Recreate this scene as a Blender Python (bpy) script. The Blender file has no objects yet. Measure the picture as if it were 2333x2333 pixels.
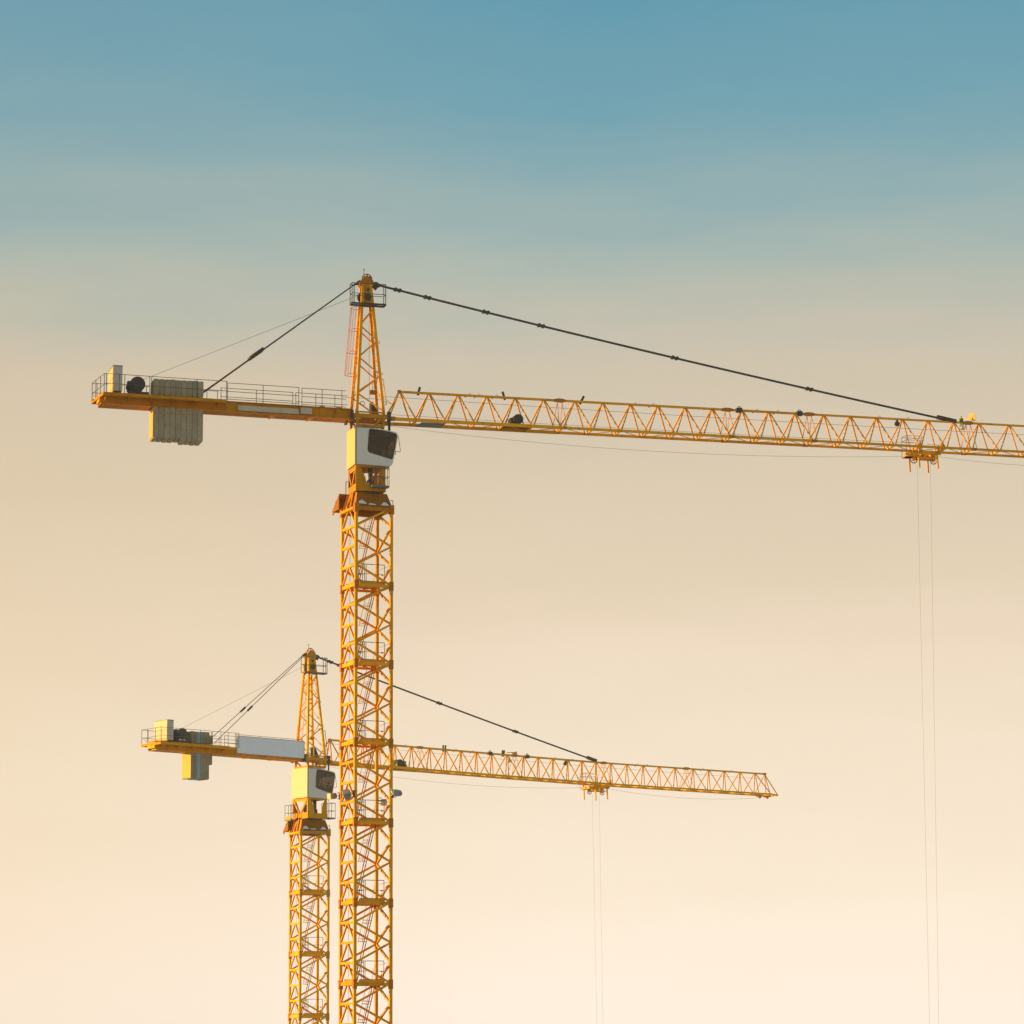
import bpy, math, random
from mathutils import Vector, Matrix
random.seed(7)
R = math.radians
C = bpy.context.scene.collection

# ------------------------------------------------------------------ camera
EYE = 2.6
sc = bpy.context.scene
cam = bpy.data.cameras.new("camera"); cam.sensor_width = 36.0; cam.sensor_fit = 'HORIZONTAL'
cam.lens = 6843.2 / 2333.0 * 36.0
cam.clip_start = 1.0; cam.clip_end = 20000.0
camo = bpy.data.objects.new("camera", cam); C.objects.link(camo)
pitch, roll = 0.1749, -0.0057
cp, sp, cr, sr = math.cos(pitch), math.sin(pitch), math.cos(roll), math.sin(roll)
fw = Vector((0, cp, sp)); up0 = Vector((0, -sp, cp)); rt0 = Vector((1, 0, 0))
rt = cr * rt0 + sr * up0; up = -sr * rt0 + cr * up0
camo.matrix_world = Matrix(((rt.x, up.x, -fw.x, 0), (rt.y, up.y, -fw.y, 0), (rt.z, up.z, -fw.z, EYE), (0, 0, 0, 1)))
sc.camera = camo

# ------------------------------------------------------------------ light
SUN_EL, SUN_AZ = 6.0, -92.0            # azimuth clockwise from +Y (the view direction): the sun stands low on the left
sd = Vector((math.sin(R(SUN_AZ)) * math.cos(R(SUN_EL)), math.cos(R(SUN_AZ)) * math.cos(R(SUN_EL)), math.sin(R(SUN_EL))))
sun = bpy.data.lights.new("sun", 'SUN'); sun.energy = 5.0; sun.angle = R(0.53); sun.color = (1.0, 0.59, 0.12)
suno = bpy.data.objects.new("sun", sun); C.objects.link(suno)
suno.rotation_euler = sd.to_track_quat('Z', 'Y').to_euler(); suno.location = (-200, 0, 80)

w = bpy.data.worlds.new("World"); sc.world = w; w.use_nodes = True
nt = w.node_tree; nt.nodes.clear(); N = nt.nodes.new; L = nt.links.new
wo = N('ShaderNodeOutputWorld')
sky = N('ShaderNodeTexSky'); sky.sky_type = 'NISHITA'; sky.sun_disc = False
sky.sun_elevation = R(SUN_EL); sky.sun_rotation = R(SUN_AZ); sky.dust_density = 2.0; sky.ozone_density = 1.5
bg1 = N('ShaderNodeBackground'); bg1.inputs[1].default_value = 0.10; L(sky.outputs[0], bg1.inputs[0])
tc = N('ShaderNodeTexCoord'); sx = N('ShaderNodeSeparateXYZ'); L(tc.outputs['Generated'], sx.inputs[0])
def M(op, a, b=None, c=None):
    n = N('ShaderNodeMath'); n.operation = op
    for i, v in enumerate((a, b, c)):
        if v is None: continue
        if isinstance(v, (int, float)): n.inputs[i].default_value = v
        else: L(v, n.inputs[i])
    return n.outputs[0]
el = M('MULTIPLY', M('ARCSINE', sx.outputs[2]), 180 / math.pi)
# thin stratified cloud: noise stretched along the horizon
mp = N('ShaderNodeMapping'); mp.inputs['Scale'].default_value = (2.6, 2.6, 22.0); L(tc.outputs['Generated'], mp.inputs[0])
n1 = N('ShaderNodeTexNoise'); n1.inputs['Scale'].default_value = 1.0; n1.inputs['Detail'].default_value = 5; n1.inputs['Roughness'].default_value = 0.5
L(mp.outputs[0], n1.inputs['Vector'])
mp2 = N('ShaderNodeMapping'); mp2.inputs['Scale'].default_value = (9, 9, 48.0); mp2.inputs['Location'].default_value = (3.1, 0.7, 5.0); L(tc.outputs['Generated'], mp2.inputs[0])
n2 = N('ShaderNodeTexNoise'); n2.inputs['Scale'].default_value = 1.0; n2.inputs['Detail'].default_value = 6; L(mp2.outputs[0], n2.inputs['Vector'])
wob = M('ADD', M('MULTIPLY', M('SUBTRACT', n1.outputs[0], 0.5), 2.4), M('MULTIPLY', M('SUBTRACT', n2.outputs[0], 0.5), 2.2))
el2 = M('ADD', el, wob)
def s2l(c): return tuple((x / 255 / 12.92) if x <= 10 else ((x / 255 + 0.055) / 1.055) ** 2.4 for x in c)
EXPO = 0.45
# wanted picture colours by elevation; the clear-sky share of the Sky Texture is taken out so that veil + sky give them
SKY = [(0.0, (260, 245, 229)), (0.8, (259, 244, 226)), (2.2, (257, 240, 219)), (3.6, (252, 235, 212)), (5.15, (247, 230, 206)), (6.9, (241, 222, 197)),
       (8.5, (231, 213, 187)), (10.2, (223, 206, 180)), (12.0, (211, 198, 175)), (13.0, (201, 194, 177)), (13.9, (185, 189, 176)), (14.8, (168, 184, 178)),
       (15.7, (150, 177, 179)), (16.8, (131, 170, 179)), (18.1, (112, 163, 179)), (19.8, (98, 156, 177)), (23, (94, 149, 173)), (30, (94, 147, 172)), (50, (94, 145, 172)), (90, (92, 142, 170))]
NSH = [(0, (.10, .09, .045)), (2.5, (.113, .110, .058)), (7.5, (.142, .179, .162)), (12.5, (.110, .158, .172)), (17.5, (.088, .135, .168)), (22.5, (.071, .112, .154)), (37.5, (.048, .079, .117)), (57.5, (.036, .060, .093)), (90, (.031, .05, .08))]
def lerp_tab(tab, x):
    for (a, p), (b, q) in zip(tab, tab[1:]):
        if x <= b: return tuple(u + (v - u) * (x - a) / (b - a) for u, v in zip(p, q))
    return tab[-1][1]
def clear_share(e): return 0.12 + 0.40 * min(1, max(0, (e - 4.0) / 56.0))
rp = N('ShaderNodeValToRGB'); rp.color_ramp.interpolation = 'LINEAR'
els = rp.color_ramp.elements
while len(els) > 1: els.remove(els[-1])
for i, (e, c) in enumerate(SKY):
    t = (e / 90.0) ** 0.5
    x = els[0] if i == 0 else els.new(t)
    f_ = clear_share(e); x.position = t; x.color = (*[max(0.01, (v / 2 ** EXPO - f_ * n_) / (1 - f_)) for v, n_ in zip(s2l(c), lerp_tab(NSH, e))], 1)
L(M('POWER', M('MAXIMUM', M('DIVIDE', el2, 90.0), 0.0), 0.5), rp.inputs[0])
# warm glow of the low sun, growing towards its side of the sky
glow = N('ShaderNodeMix'); glow.data_type = 'RGBA'; glow.inputs[7].default_value = (*[v / 2 ** EXPO for v in s2l((243, 204, 146))], 1)
gm_ = N('ShaderNodeMapRange'); gm_.inputs[1].default_value = 5.0; gm_.inputs[2].default_value = 18.0; gm_.inputs[3].default_value = 1.0; gm_.inputs[4].default_value = 0.30; L(el, gm_.inputs[0])
L(M('MULTIPLY', M('MINIMUM', M('MAXIMUM', M('ADD', M('MULTIPLY', sx.outputs[0], -1.15), 0.02), 0.0), 0.7), gm_.outputs[0]), glow.inputs[0]); L(rp.outputs[0], glow.inputs[6])
bg2 = N('ShaderNodeBackground'); L(glow.outputs[2], bg2.inputs[0]); bg2.inputs[1].default_value = 1.0
fac = N('ShaderNodeMapRange'); fac.inputs[1].default_value = 4.0; fac.inputs[2].default_value = 60.0; fac.inputs[3].default_value = 0.12; fac.inputs[4].default_value = 0.52
L(el, fac.inputs[0])
mx = N('ShaderNodeMixShader'); L(fac.outputs[0], mx.inputs[0]); L(bg2.outputs[0], mx.inputs[1]); L(bg1.outputs[0], mx.inputs[2]); L(mx.outputs[0], wo.inputs[0])

vs = sc.view_settings; vs.view_transform = 'Standard'; vs.look = 'None'; vs.exposure = EXPO; vs.gamma = 1.0; vs.use_curve_mapping = False

# ------------------------------------------------------------------ materials
def material(name, col, rough=0.5, metal=0.0, var=0.12, dirt=None, dirt_amt=0.0, scale=1.5, bump=0.0, rnd=0.0, spec=0.5):
    m = bpy.data.materials.new(name); m.use_nodes = True
    t = m.node_tree; b = t.nodes['Principled BSDF']; n = t.nodes.new; l = t.links.new
    b.inputs['Roughness'].default_value = rough; b.inputs['Metallic'].default_value = metal; b.inputs['Specular IOR Level'].default_value = spec
    g = n('ShaderNodeNewGeometry')
    no = n('ShaderNodeTexNoise'); no.inputs['Scale'].default_value = scale; no.inputs['Detail'].default_value = 6; l(g.outputs['Position'], no.inputs['Vector'])
    hs = n('ShaderNodeHueSaturation'); hs.inputs['Color'].default_value = (*col, 1)
    mr = n('ShaderNodeMapRange'); mr.inputs[3].default_value = 1 - var; mr.inputs[4].default_value = 1 + var; l(no.outputs[0], mr.inputs[0])
    val = mr.outputs[0]
    if rnd:
        oi = n('ShaderNodeObjectInfo'); m2 = n('ShaderNodeMapRange'); m2.inputs[3].default_value = 1 - rnd; m2.inputs[4].default_value = 1 + rnd; l(oi.outputs['Random'], m2.inputs[0])
        mu = n('ShaderNodeMath'); mu.operation = 'MULTIPLY'; l(val, mu.inputs[0]); l(m2.outputs[0], mu.inputs[1]); val = mu.outputs[0]
    l(val, hs.inputs['Value']); out = hs.outputs[0]
    if dirt:
        n3 = n('ShaderNodeTexNoise'); n3.inputs['Scale'].default_value = scale * 2.7; n3.inputs['Detail'].default_value = 8; n3.inputs['Roughness'].default_value = 0.7; l(g.outputs['Position'], n3.inputs['Vector'])
        cr_ = n('ShaderNodeValToRGB'); cr_.color_ramp.elements[0].position = 0.52; cr_.color_ramp.elements[1].position = 0.72; l(n3.outputs[0], cr_.inputs[0])
        mm = n('ShaderNodeMath'); mm.operation = 'MULTIPLY'; mm.inputs[1].default_value = dirt_amt; l(cr_.outputs[0], mm.inputs[0])
        mi = n('ShaderNodeMix'); mi.data_type = 'RGBA'; l(mm.outputs[0], mi.inputs[0]); l(out, mi.inputs[6]); mi.inputs[7].default_value = (*dirt, 1); out = mi.outputs[2]
    l(out, b.inputs['Base Color'])
    if bump:
        bp = n('ShaderNodeBump'); bp.inputs['Strength'].default_value = bump; bp.inputs['Distance'].default_value = 0.02; n4 = n('ShaderNodeTexNoise'); n4.inputs['Scale'].default_value = 14; n4.inputs['Detail'].default_value = 8
        l(g.outputs['Position'], n4.inputs['Vector']); l(n4.outputs[0], bp.inputs['Height']); l(bp.outputs[0], b.inputs['Normal'])
    return m
YEL = material('crane_yellow_paint', (0.88, 0.37, 0.002), 0.55, var=0.17, dirt=(0.34, 0.125, 0.006), dirt_amt=0.75, rnd=0.13, scale=0.7, spec=0.18)
YELB = material('haze_lightened_yellow_paint', (0.95, 0.445, 0.004), 0.55, var=0.12, dirt=(0.45, 0.19, 0.008), dirt_amt=0.55, rnd=0.10, scale=0.7, spec=0.18)  # yellow lightened to imitate haze over the rear crane
YELSH = material('shaded_yellow_paint', (0.60, 0.235, 0.003), 0.6, var=0.2, dirt=(0.24, 0.09, 0.008), dirt_amt=0.75, scale=0.8, spec=0.18)  # shade put into the yellow of counter jib, column and head base
YELSHB = material('rear_shaded_yellow_paint', (0.76, 0.335, 0.004), 0.6, var=0.15, dirt=(0.36, 0.15, 0.01), dirt_amt=0.6, scale=0.8, spec=0.18)  # rear crane's copy, darkened for shade in the same way
DRKB = material('haze_lightened_dark_steel', (0.075, 0.07, 0.065), 0.55, var=0.2)  # dark steel lifted in colour as if seen through haze
GALB = material('haze_lightened_rail_steel', (0.17, 0.15, 0.13), 0.5, 0.2, var=0.2)  # rail grey paled for the rear crane's hazy look
BRNB = material('haze_lightened_weathered_paint', (0.62, 0.27, 0.012), 0.55, var=0.18, dirt=(0.25, 0.10, 0.02), dirt_amt=0.6)  # dirty paint, its base paled for haze on the rear crane
BRN = material('rusty_yellow_paint', (0.52, 0.185, 0.004), 0.65, var=0.2, dirt=(0.14, 0.05, 0.012), dirt_amt=0.8, spec=0.2)
DRK = material('dark_steel', (0.040, 0.037, 0.035), 0.55, var=0.25)
ROP = material('steel_rope', (0.055, 0.05, 0.045), 0.5)
FAL = material('greased_hoist_rope', (0.36, 0.22, 0.14), 0.6)
GAL = material('grey_rail_steel', (0.085, 0.078, 0.072), 0.5, 0.3, var=0.2)
PLT = material('grey_steel_grating', (0.16, 0.155, 0.15), 0.6, 0.2, var=0.2)
CON = material('cast_concrete', (0.37, 0.30, 0.19), 0.9, var=0.22, dirt=(0.15, 0.115, 0.07), dirt_amt=0.6, scale=1.9, bump=0.3, rnd=0.16)
CONB = material('blue_painted_concrete', (0.26, 0.45, 0.52), 0.85, var=0.15, dirt=(0.2, 0.2, 0.18), dirt_amt=0.5, bump=0.2)
WHT = material('cab_white_paint', (0.76, 0.69, 0.58), 0.42, var=0.04, dirt=(0.6, 0.53, 0.43), dirt_amt=0.2)
CRMB = material('sun_warmed_pale_paint', (0.78, 0.53, 0.42), 0.5, var=0.03, dirt=(0.6, 0.45, 0.25), dirt_amt=0.15)  # paler rear-crane copy, low sun's warmth put into the colour
CRM = material('sun_warmed_cream_paint', (0.77, 0.52, 0.22), 0.5, var=0.03, dirt=(0.6, 0.42, 0.15), dirt_amt=0.2)  # low sun's warmth put into the colour of the rear faces
CAB = material('cabinet_grey_paint', (0.56, 0.50, 0.42), 0.5, var=0.05, dirt=(0.3, 0.26, 0.2), dirt_amt=0.3)
SGN = material('sign_faded_white', (0.90, 0.89, 0.88), 0.55, var=0.06, dirt=(0.74, 0.70, 0.70), dirt_amt=0.35, scale=0.6)
SNO = material('old_snow', (0.80, 0.80, 0.82), 0.8, var=0.05, bump=0.3)
LMP = material('floodlight_grey', (0.26, 0.27, 0.275), 0.45, 0.2, var=0.08)
LNS = material('floodlight_lens', (0.70, 0.60, 0.36), 0.5, var=0.05)
OCH = material('sunlit_concrete_ochre', (0.74, 0.42, 0.09), 0.6, var=0.1, dirt=(0.45, 0.26, 0.08), dirt_amt=0.4)  # orange sunlight on the concrete ends, put into a base colour
RST = material('rust_stained_paint', (0.36, 0.125, 0.005), 0.7, var=0.3, dirt=(0.12, 0.042, 0.012), dirt_amt=0.9, scale=1.4, spec=0.2)
RED = material('red_oxide_ladder_paint', (0.72, 0.19, 0.03), 0.6)
SGA = material('faded_strip_paint', (0.58, 0.46, 0.33), 0.6, var=0.12, dirt=(0.62, 0.32, 0.06), dirt_amt=0.85, scale=0.9)
GRN = material('green_lamp_cap', (0.03, 0.22, 0.05), 0.4)
ORG = material('orange_vane_paint', (0.85, 0.36, 0.01), 0.45, var=0.05)
INT = material('dark_interior', (0.028, 0.024, 0.022), 0.7)
GRD = material('trodden_snow', (0.66, 0.64, 0.62), 0.9, var=0.12, dirt=(0.22, 0.18, 0.14), dirt_amt=0.6, scale=0.06)
def glass(name, tint):
    m = bpy.data.materials.new(name); m.use_nodes = True; t = m.node_tree; t.nodes.clear(); n = t.nodes.new; l = t.links.new
    o = n('ShaderNodeOutputMaterial'); tr = n('ShaderNodeBsdfTransparent'); tr.inputs[0].default_value = (*tint, 1)
    gl = n('ShaderNodeBsdfGlossy'); gl.inputs['Roughness'].default_value = 0.04; gl.inputs[0].default_value = (0.8, 0.8, 0.8, 1)
    fr = n('ShaderNodeFresnel'); fr.inputs[0].default_value = 1.5; ms = n('ShaderNodeMixShader'); l(fr.outputs[0], ms.inputs[0]); l(tr.outputs[0], ms.inputs[1]); l(gl.outputs[0], ms.inputs[2]); l(ms.outputs[0], o.inputs[0])
    return m
GLS = glass('tinted_cab_glass', (0.44, 0.38, 0.32))

# ------------------------------------------------------------------ mesh helpers
class MB:
    def __init__(s): s.v = []; s.f = []; s.sm = []
    def add(s, vs, fs, smooth=False):
        o = len(s.v); s.v += [tuple(x) for x in vs]; s.f += [tuple(i + o for i in f) for f in fs]; s.sm += [smooth] * len(fs); return s
    def beam(s, p, q, wd, h, ref=(0, 0, 1), t=1.0):
        p, q = Vector(p), Vector(q); d = (q - p).normalized(); r = Vector(ref)
        y = r - d * r.dot(d)
        if y.length < 1e-4: y = Vector((1, 0, 0)) - d * d.x
        y.normalize(); x = d.cross(y)
        c = []
        for e, k in ((p, 1), (q, t)):
            for a, b in ((-1, -1), (1, -1), (1, 1), (-1, 1)): c.append(e + x * (a * wd / 2 * k) + y * (b * h / 2 * k))
        return s.add(c, [(3, 2, 1, 0), (4, 5, 6, 7), (0, 1, 5, 4), (1, 2, 6, 5), (2, 3, 7, 6), (3, 0, 4, 7)])
    def box(s, F, lo, hi):
        c = [F(x, y, z) for z in (lo[2], hi[2]) for x, y in ((lo[0], lo[1]), (hi[0], lo[1]), (hi[0], hi[1]), (lo[0], hi[1]))]
        return s.add(c, [(3, 2, 1, 0), (4, 5, 6, 7), (0, 1, 5, 4), (1, 2, 6, 5), (2, 3, 7, 6), (3, 0, 4, 7)])
    def tube(s, p, q, r, n=8, r2=None):
        p, q = Vector(p), Vector(q); d = (q - p).normalized(); a = Vector((0, 0, 1)) if abs(d.z) < .9 else Vector((1, 0, 0))
        x = d.cross(a).normalized(); y = d.cross(x); r2 = r if r2 is None else r2
        vs = [e + (x * math.cos(2 * math.pi * i / n) + y * math.sin(2 * math.pi * i / n)) * k for e, k in ((p, r), (q, r2)) for i in range(n)]
        o = len(s.v); s.add(vs, [(i, i + n, (i + 1) % n + n, (i + 1) % n) for i in range(n)], True)
        return s.add([], []) if False else s._caps(o, n)
    def _caps(s, o, n):
        s.f += [tuple(o + i for i in range(n)), tuple(o + n + i for i in reversed(range(n)))]; s.sm += [False, False]; return s
    def path(s, pts, r, n=6):
        for a, b in zip(pts, pts[1:]):
            if (Vector(a) - Vector(b)).length > 1e-5: s.tube(a, b, r, n)
        return s
    def prism(s, poly, F, d0, d1):
        """poly: list of (u,z); F(u,d,z) maps; extruded from lateral d0 to d1"""
        n = len(poly); vs = [F(u, d0, z) for u, z in poly] + [F(u, d1, z) for u, z in poly]
        return s.add(vs, [tuple(range(n)), tuple(reversed(range(n, 2 * n)))] + [(i, i + n, (i + 1) % n + n, (i + 1) % n) for i in range(n)])
    def ring(s, c, ax, r, t, n=24, m=6, a0=0, a1=2 * math.pi, ref=(0, 0, 1)):
        c = Vector(c); ax = Vector(ax).normalized(); x = Vector(ref) - ax * Vector(ref).dot(ax); x.normalize(); y = ax.cross(x)
        return s.path([c + x * (r * math.cos(a0 + (a1 - a0) * i / n)) + y * (r * math.sin(a0 + (a1 - a0) * i / n)) for i in range(n + 1)], t, m)
    def build(s, name, mat, parent=None):
        me = bpy.data.meshes.new(name); me.from_pydata(s.v, [], s.f); me.materials.append(mat); me.update()
        for p, k in zip(me.polygons, s.sm): p.use_smooth = k
        import bmesh
        bm = bmesh.new(); bm.from_mesh(me); bmesh.ops.recalc_face_normals(bm, faces=bm.faces); bm.to_mesh(me); bm.free()
        o = bpy.data.objects.new(name, me); C.objects.link(o)
        if parent: o.parent = parent
        return o
def tag(o, label=None, cat=None, group=None, kind=None):
    for k, v in (('label', label), ('category', cat), ('group', group), ('kind', kind)):
        if v: o[k] = v
    return o
def empty(name, loc):
    o = bpy.data.objects.new(name, None); o.empty_display_size = 0.5; C.objects.link(o); o.location = loc; return o
_unit = {}
def unit(shape, mat):
    k = (shape, mat.name)
    if k not in _unit:
        b = MB()
        if shape == 'square': b.beam((0, 0, 0), (0, 0, 1), 2, 2, (0, 1, 0))
        else: b.tube((0, 0, 0), (0, 0, 1), 1, 10)
        o = b.build('unit', mat); me = o.data; bpy.data.objects.remove(o); me.name = shape + '_bar'; _unit[k] = me
    return _unit[k]
def strut(name, p, q, wd, mat, parent, shape='square', ref=(0, 0, 1), h=None):
    p, q = Vector(p), Vector(q); d = q - p; ln = d.length; d.normalize(); r = Vector(ref); y = r - d * r.dot(d)
    if y.length < 1e-3: y = Vector((1, 0.3, 0)) - d * d.dot(Vector((1, 0.3, 0)))
    y.normalize(); x = y.cross(d); a, b = wd / 2, (h or wd) / 2
    o = bpy.data.objects.new(name, unit(shape, mat)); C.objects.link(o); o.parent = parent
    o.matrix_basis = Matrix(((x.x * a, y.x * b, d.x * ln, p.x), (x.y * a, y.y * b, d.y * ln, p.y), (x.z * a, y.z * b, d.z * ln, p.z), (0, 0, 0, 1)))
    return o
def ringpanel(mb, outer, inner, F, d, n=56):
    cx = sum(p[0] for p in inner) / len(inner); cz = sum(p[1] for p in inner) / len(inner)
    def hit(poly, a):
        dx, dz = math.cos(a), math.sin(a); best = None
        for (x0, z0), (x1, z1) in zip(poly, poly[1:] + poly[:1]):
            ex, ez = x1 - x0, z1 - z0; den = dx * ez - dz * ex
            if abs(den) < 1e-9: continue
            t = ((x0 - cx) * ez - (z0 - cz) * ex) / den; u = ((x0 - cx) * dz - (z0 - cz) * dx) / den
            if t > 0 and -1e-6 <= u <= 1 + 1e-6 and (best is None or t > best): best = t
        return (cx + dx * best, cz + dz * best)
    angs = sorted(set([2 * math.pi * i / n for i in range(n)] + [math.atan2(z - cz, x - cx) % (2 * math.pi) for x, z in outer + inner]))
    n = len(angs); vs = [F(u, d, z) for a in angs for u, z in [hit(outer, a)]] + [F(u, d, z) for a in angs for u, z in [hit(inner, a)]]
    return mb.add(vs, [(i, (i + 1) % n, (i + 1) % n + n, i + n) for i in range(n)])

# ------------------------------------------------------------------ ground
gm = MB(); gm.add([(-6000, -3000, 0), (6000, -3000, 0), (6000, 12000, 0), (-6000, 12000, 0)], [(0, 1, 2, 3)])
tag(gm.build('ground', GRD), 'flat trodden snow on the building ground under the cranes', 'ground', kind='structure')

H = 4.3637
W = 1.05

def frame(yaw, ztop, off=None):
    c, s = math.cos(yaw), math.sin(yaw)
    def F(u, v, z): return Vector((u * c - v * s, u * s + v * c, ztop + z + (off(u) if off else 0)))
    return F

def rails(F, name, parent, u0, u1, v, z0, heights, posts, r=0.02, tilt=0.0, mat=None):
    b = MB()
    for h in heights: b.tube(F(u0, v, z0 + h - tilt * u0), F(u1, v, z0 + h - tilt * u1), r * .85, 6)
    for u in posts: b.tube(F(u, v, z0 - tilt * u), F(u, v, z0 + heights[0] - tilt * u), r, 6)
    return b.build(name, mat or GAL, parent)

def mast_section(F, root, zb, with_platform=True, cable=True):
    """one lattice section from joint zb to zb+H, in the mast frame (a, b, z)"""
    av = F(1, 0, 0) - F(0, 0, 0); bv = F(0, 1, 0) - F(0, 0, 0)
    b = MB()
    b.box(F, (-W, -W - .05, zb - .14), (W, -W + .05, zb + .03)); b.box(F, (-W - .05, -W, zb - .11), (-W + .05, W, zb + .08))
    b.box(F, (W - .05, -W, zb - .12), (W + .05, W, zb + .02)); b.box(F, (-W, W - .05, zb - .12), (W, W + .05, zb + .02))
    b.box(F, (.72, W - .08, zb - .22), (W + .2, W - .055, zb + .02)); b.box(F, (W - .08, .75, zb - .24), (W - .054, W, zb + .02))
    sec = b.build('mast_section', YEL, root)
    for a_ in (-1, 1):
        for b_ in (-1, 1):
            b = MB(); b.box(F, (a_ * W - .105, b_ * W - .105, zb - .30), (a_ * W + .105, b_ * W + .105, zb + .20))
            for dz in (-.24, .13):
                b.box(F, (a_ * W - .13, b_ * W - .04, zb + dz - .03), (a_ * W + .13, b_ * W + .04, zb + dz + .03))
                b.box(F, (a_ * W - .04, b_ * W - .13, zb + dz - .032), (a_ * W + .04, b_ * W + .13, zb + dz + .028))
            b.build('joint_collar', BRN, sec)
    for a_ in (-1, 1):
        for b_ in (-1, 1): strut('corner_post', F(a_ * W, b_ * W, zb), F(a_ * W, b_ * W, zb + H), .158, YEL, sec, ref=bv)
    q = [zb + H * k / 4 for k in range(5)]
    def br(a0, b0, z0, a1, b1, z1, wd=.108, h=None, n='brace', ref=None): strut(n, F(a0, b0, z0), F(a1, b1, z1), wd, YEL, sec, ref=ref or bv, h=h)
    # left face (a=-W): horizontals with inverted V bracing
    for k in range(1, 5):
        if k < 4: br(-W, -W + .07, q[k], -W, W - .07, q[k], .10, .145, 'horizontal_strut', ref=(0, 0, 1))
        for s_ in (-1, 1): br(-W, s_ * .06, q[k] - .05, -W, s_ * (W - .08), q[k - 1] + .10, .08, .098, ref=av)
    for (fa, fb, fixed) in (('a', -W, 'near'), ('a', W, 'back')):
        zz = [(1, q[0]), (-1, q[1]), (1, q[2]), (-1, q[3]), (1, q[4])]
        for (s0, z0), (s1, z1) in zip(zz, zz[1:]): br(s0 * (W - .06), fb, z0 + .03, s1 * (W - .06), fb, z1 - .03)
    zz = [(1, q[0]), (-1, q[1]), (1, q[2]), (-1, q[3]), (1, q[4])]
    for (s0, z0), (s1, z1) in zip(zz, zz[1:]): br(W, s0 * (W - .06), z0 + .03, W, s1 * (W - .06), z1 - .03, ref=av)
    if with_platform:
        b = MB()
        b.box(F, (-.15, -.92, zb + .04), (.74, .92, zb + .075)); b.box(F, (-.80, -.92, zb + .04), (-.15, -.15, zb + .075)); b.box(F, (-.80, .55, zb + .04), (-.15, .92, zb + .075))
        b.box(F, (-.78, -.95, zb + .03), (.74, -.925, zb + .17)); b.box(F, (-.88, -.9, zb + .08), (-.855, .9, zb + .25)); b.box(F, (.72, -.9, zb + .05), (.745, .9, zb + .14))
        for x in (-.5, .1, .6): b.box(F, (x - .03, -.98, zb - .06), (x + .03, .98, zb + .038))
        b.build('platform', YEL, sec)
        b = MB(); b.box(F, (-.70, -.915, zb + .175), (.73, -.90, zb + .215)); b.build('toe_board', PLT, sec)
        b = MB(); zt = zb + .1
        b.tube(F(-.73, -.6, zb + 1.2), F(.83, -.6, zb + 1.2), .02, 6); b.tube(F(-.73, -.6, zb + .66), F(.83, -.6, zb + .66), .013, 6)
        b.tube(F(-.73, .1, zb + 1.12), F(-.2, -.2, zb + 1.12), .018, 6); b.tube(F(-.73, .1, zb + .66), F(-.2, -.2, zb + .66), .013, 6)
        for a_, b_ in ((.83, -.6), (-.25, -.55), (-.36, -.6), (-.48, -.58), (-.73, -.6)): b.tube(F(a_, b_, zt), F(a_, b_, zb + 1.2), .019, 6)
        for a_ in (-.62, .7): b.box(F, (a_ - .05, -.62, zb + .60), (a_ + .05, -.57, zb + .67))
        b.build('platform_railing', GAL, sec)
        b = MB(); b.path([F(.45, .3, zb + .1), F(.66, .3, zb + .95), F(.95, -.9, zb + 1.1)], .011, 5); b.build('guard_wire', BRN, sec)
        for dz in (1.0, 2.05): b = MB(); b.tube(F(-.95, .6, zb + dz), F(-.95, -.2, zb + dz + .05), .011, 5); b.build('guard_wire', BRN, sec)
    # leaning ladder with safety hoops
    b = MB(); f = lambda z: -.48 + (z - .05) * .252
    for b_ in (.10, .45):
        b.beam(F(f(.05), b_, zb + .05), F(f(4.34), b_, zb + 4.34), .030, .045, (0, 0, 1))
    for i in range(15):
        z = .3 + i * .28; b.tube(F(f(z), .10, zb + z), F(f(z), .45, zb + z), .010, 5)
    for z in (2.25, 2.4, 3.25, 3.4):
        b.path([F(f(z), .02, zb + z), F(f(z) - .30, -.06, zb + z + .03), F(f(z) - .42, .28, zb + z + .06), F(f(z) - .30, .6, zb + z + .03), F(f(z), .53, zb + z)], .012, 5)
    for o_, b_ in ((-.30, -.06), (-.42, .28), (-.30, .6)): b.tube(F(f(2.25) + o_, b_, zb + 2.25), F(f(4.3) + o_, b_, zb + 4.3), .012, 5)
    b.build('ladder', BRN, sec)
    if cable:
        b = MB(); b.path([F(-.65, .9, zb + .3), F(-.66, .9, zb + 1.8), F(-.65, .9, zb + H)], .010, 5); b.build('power_cable', BRN, sec)
    return sec

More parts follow.
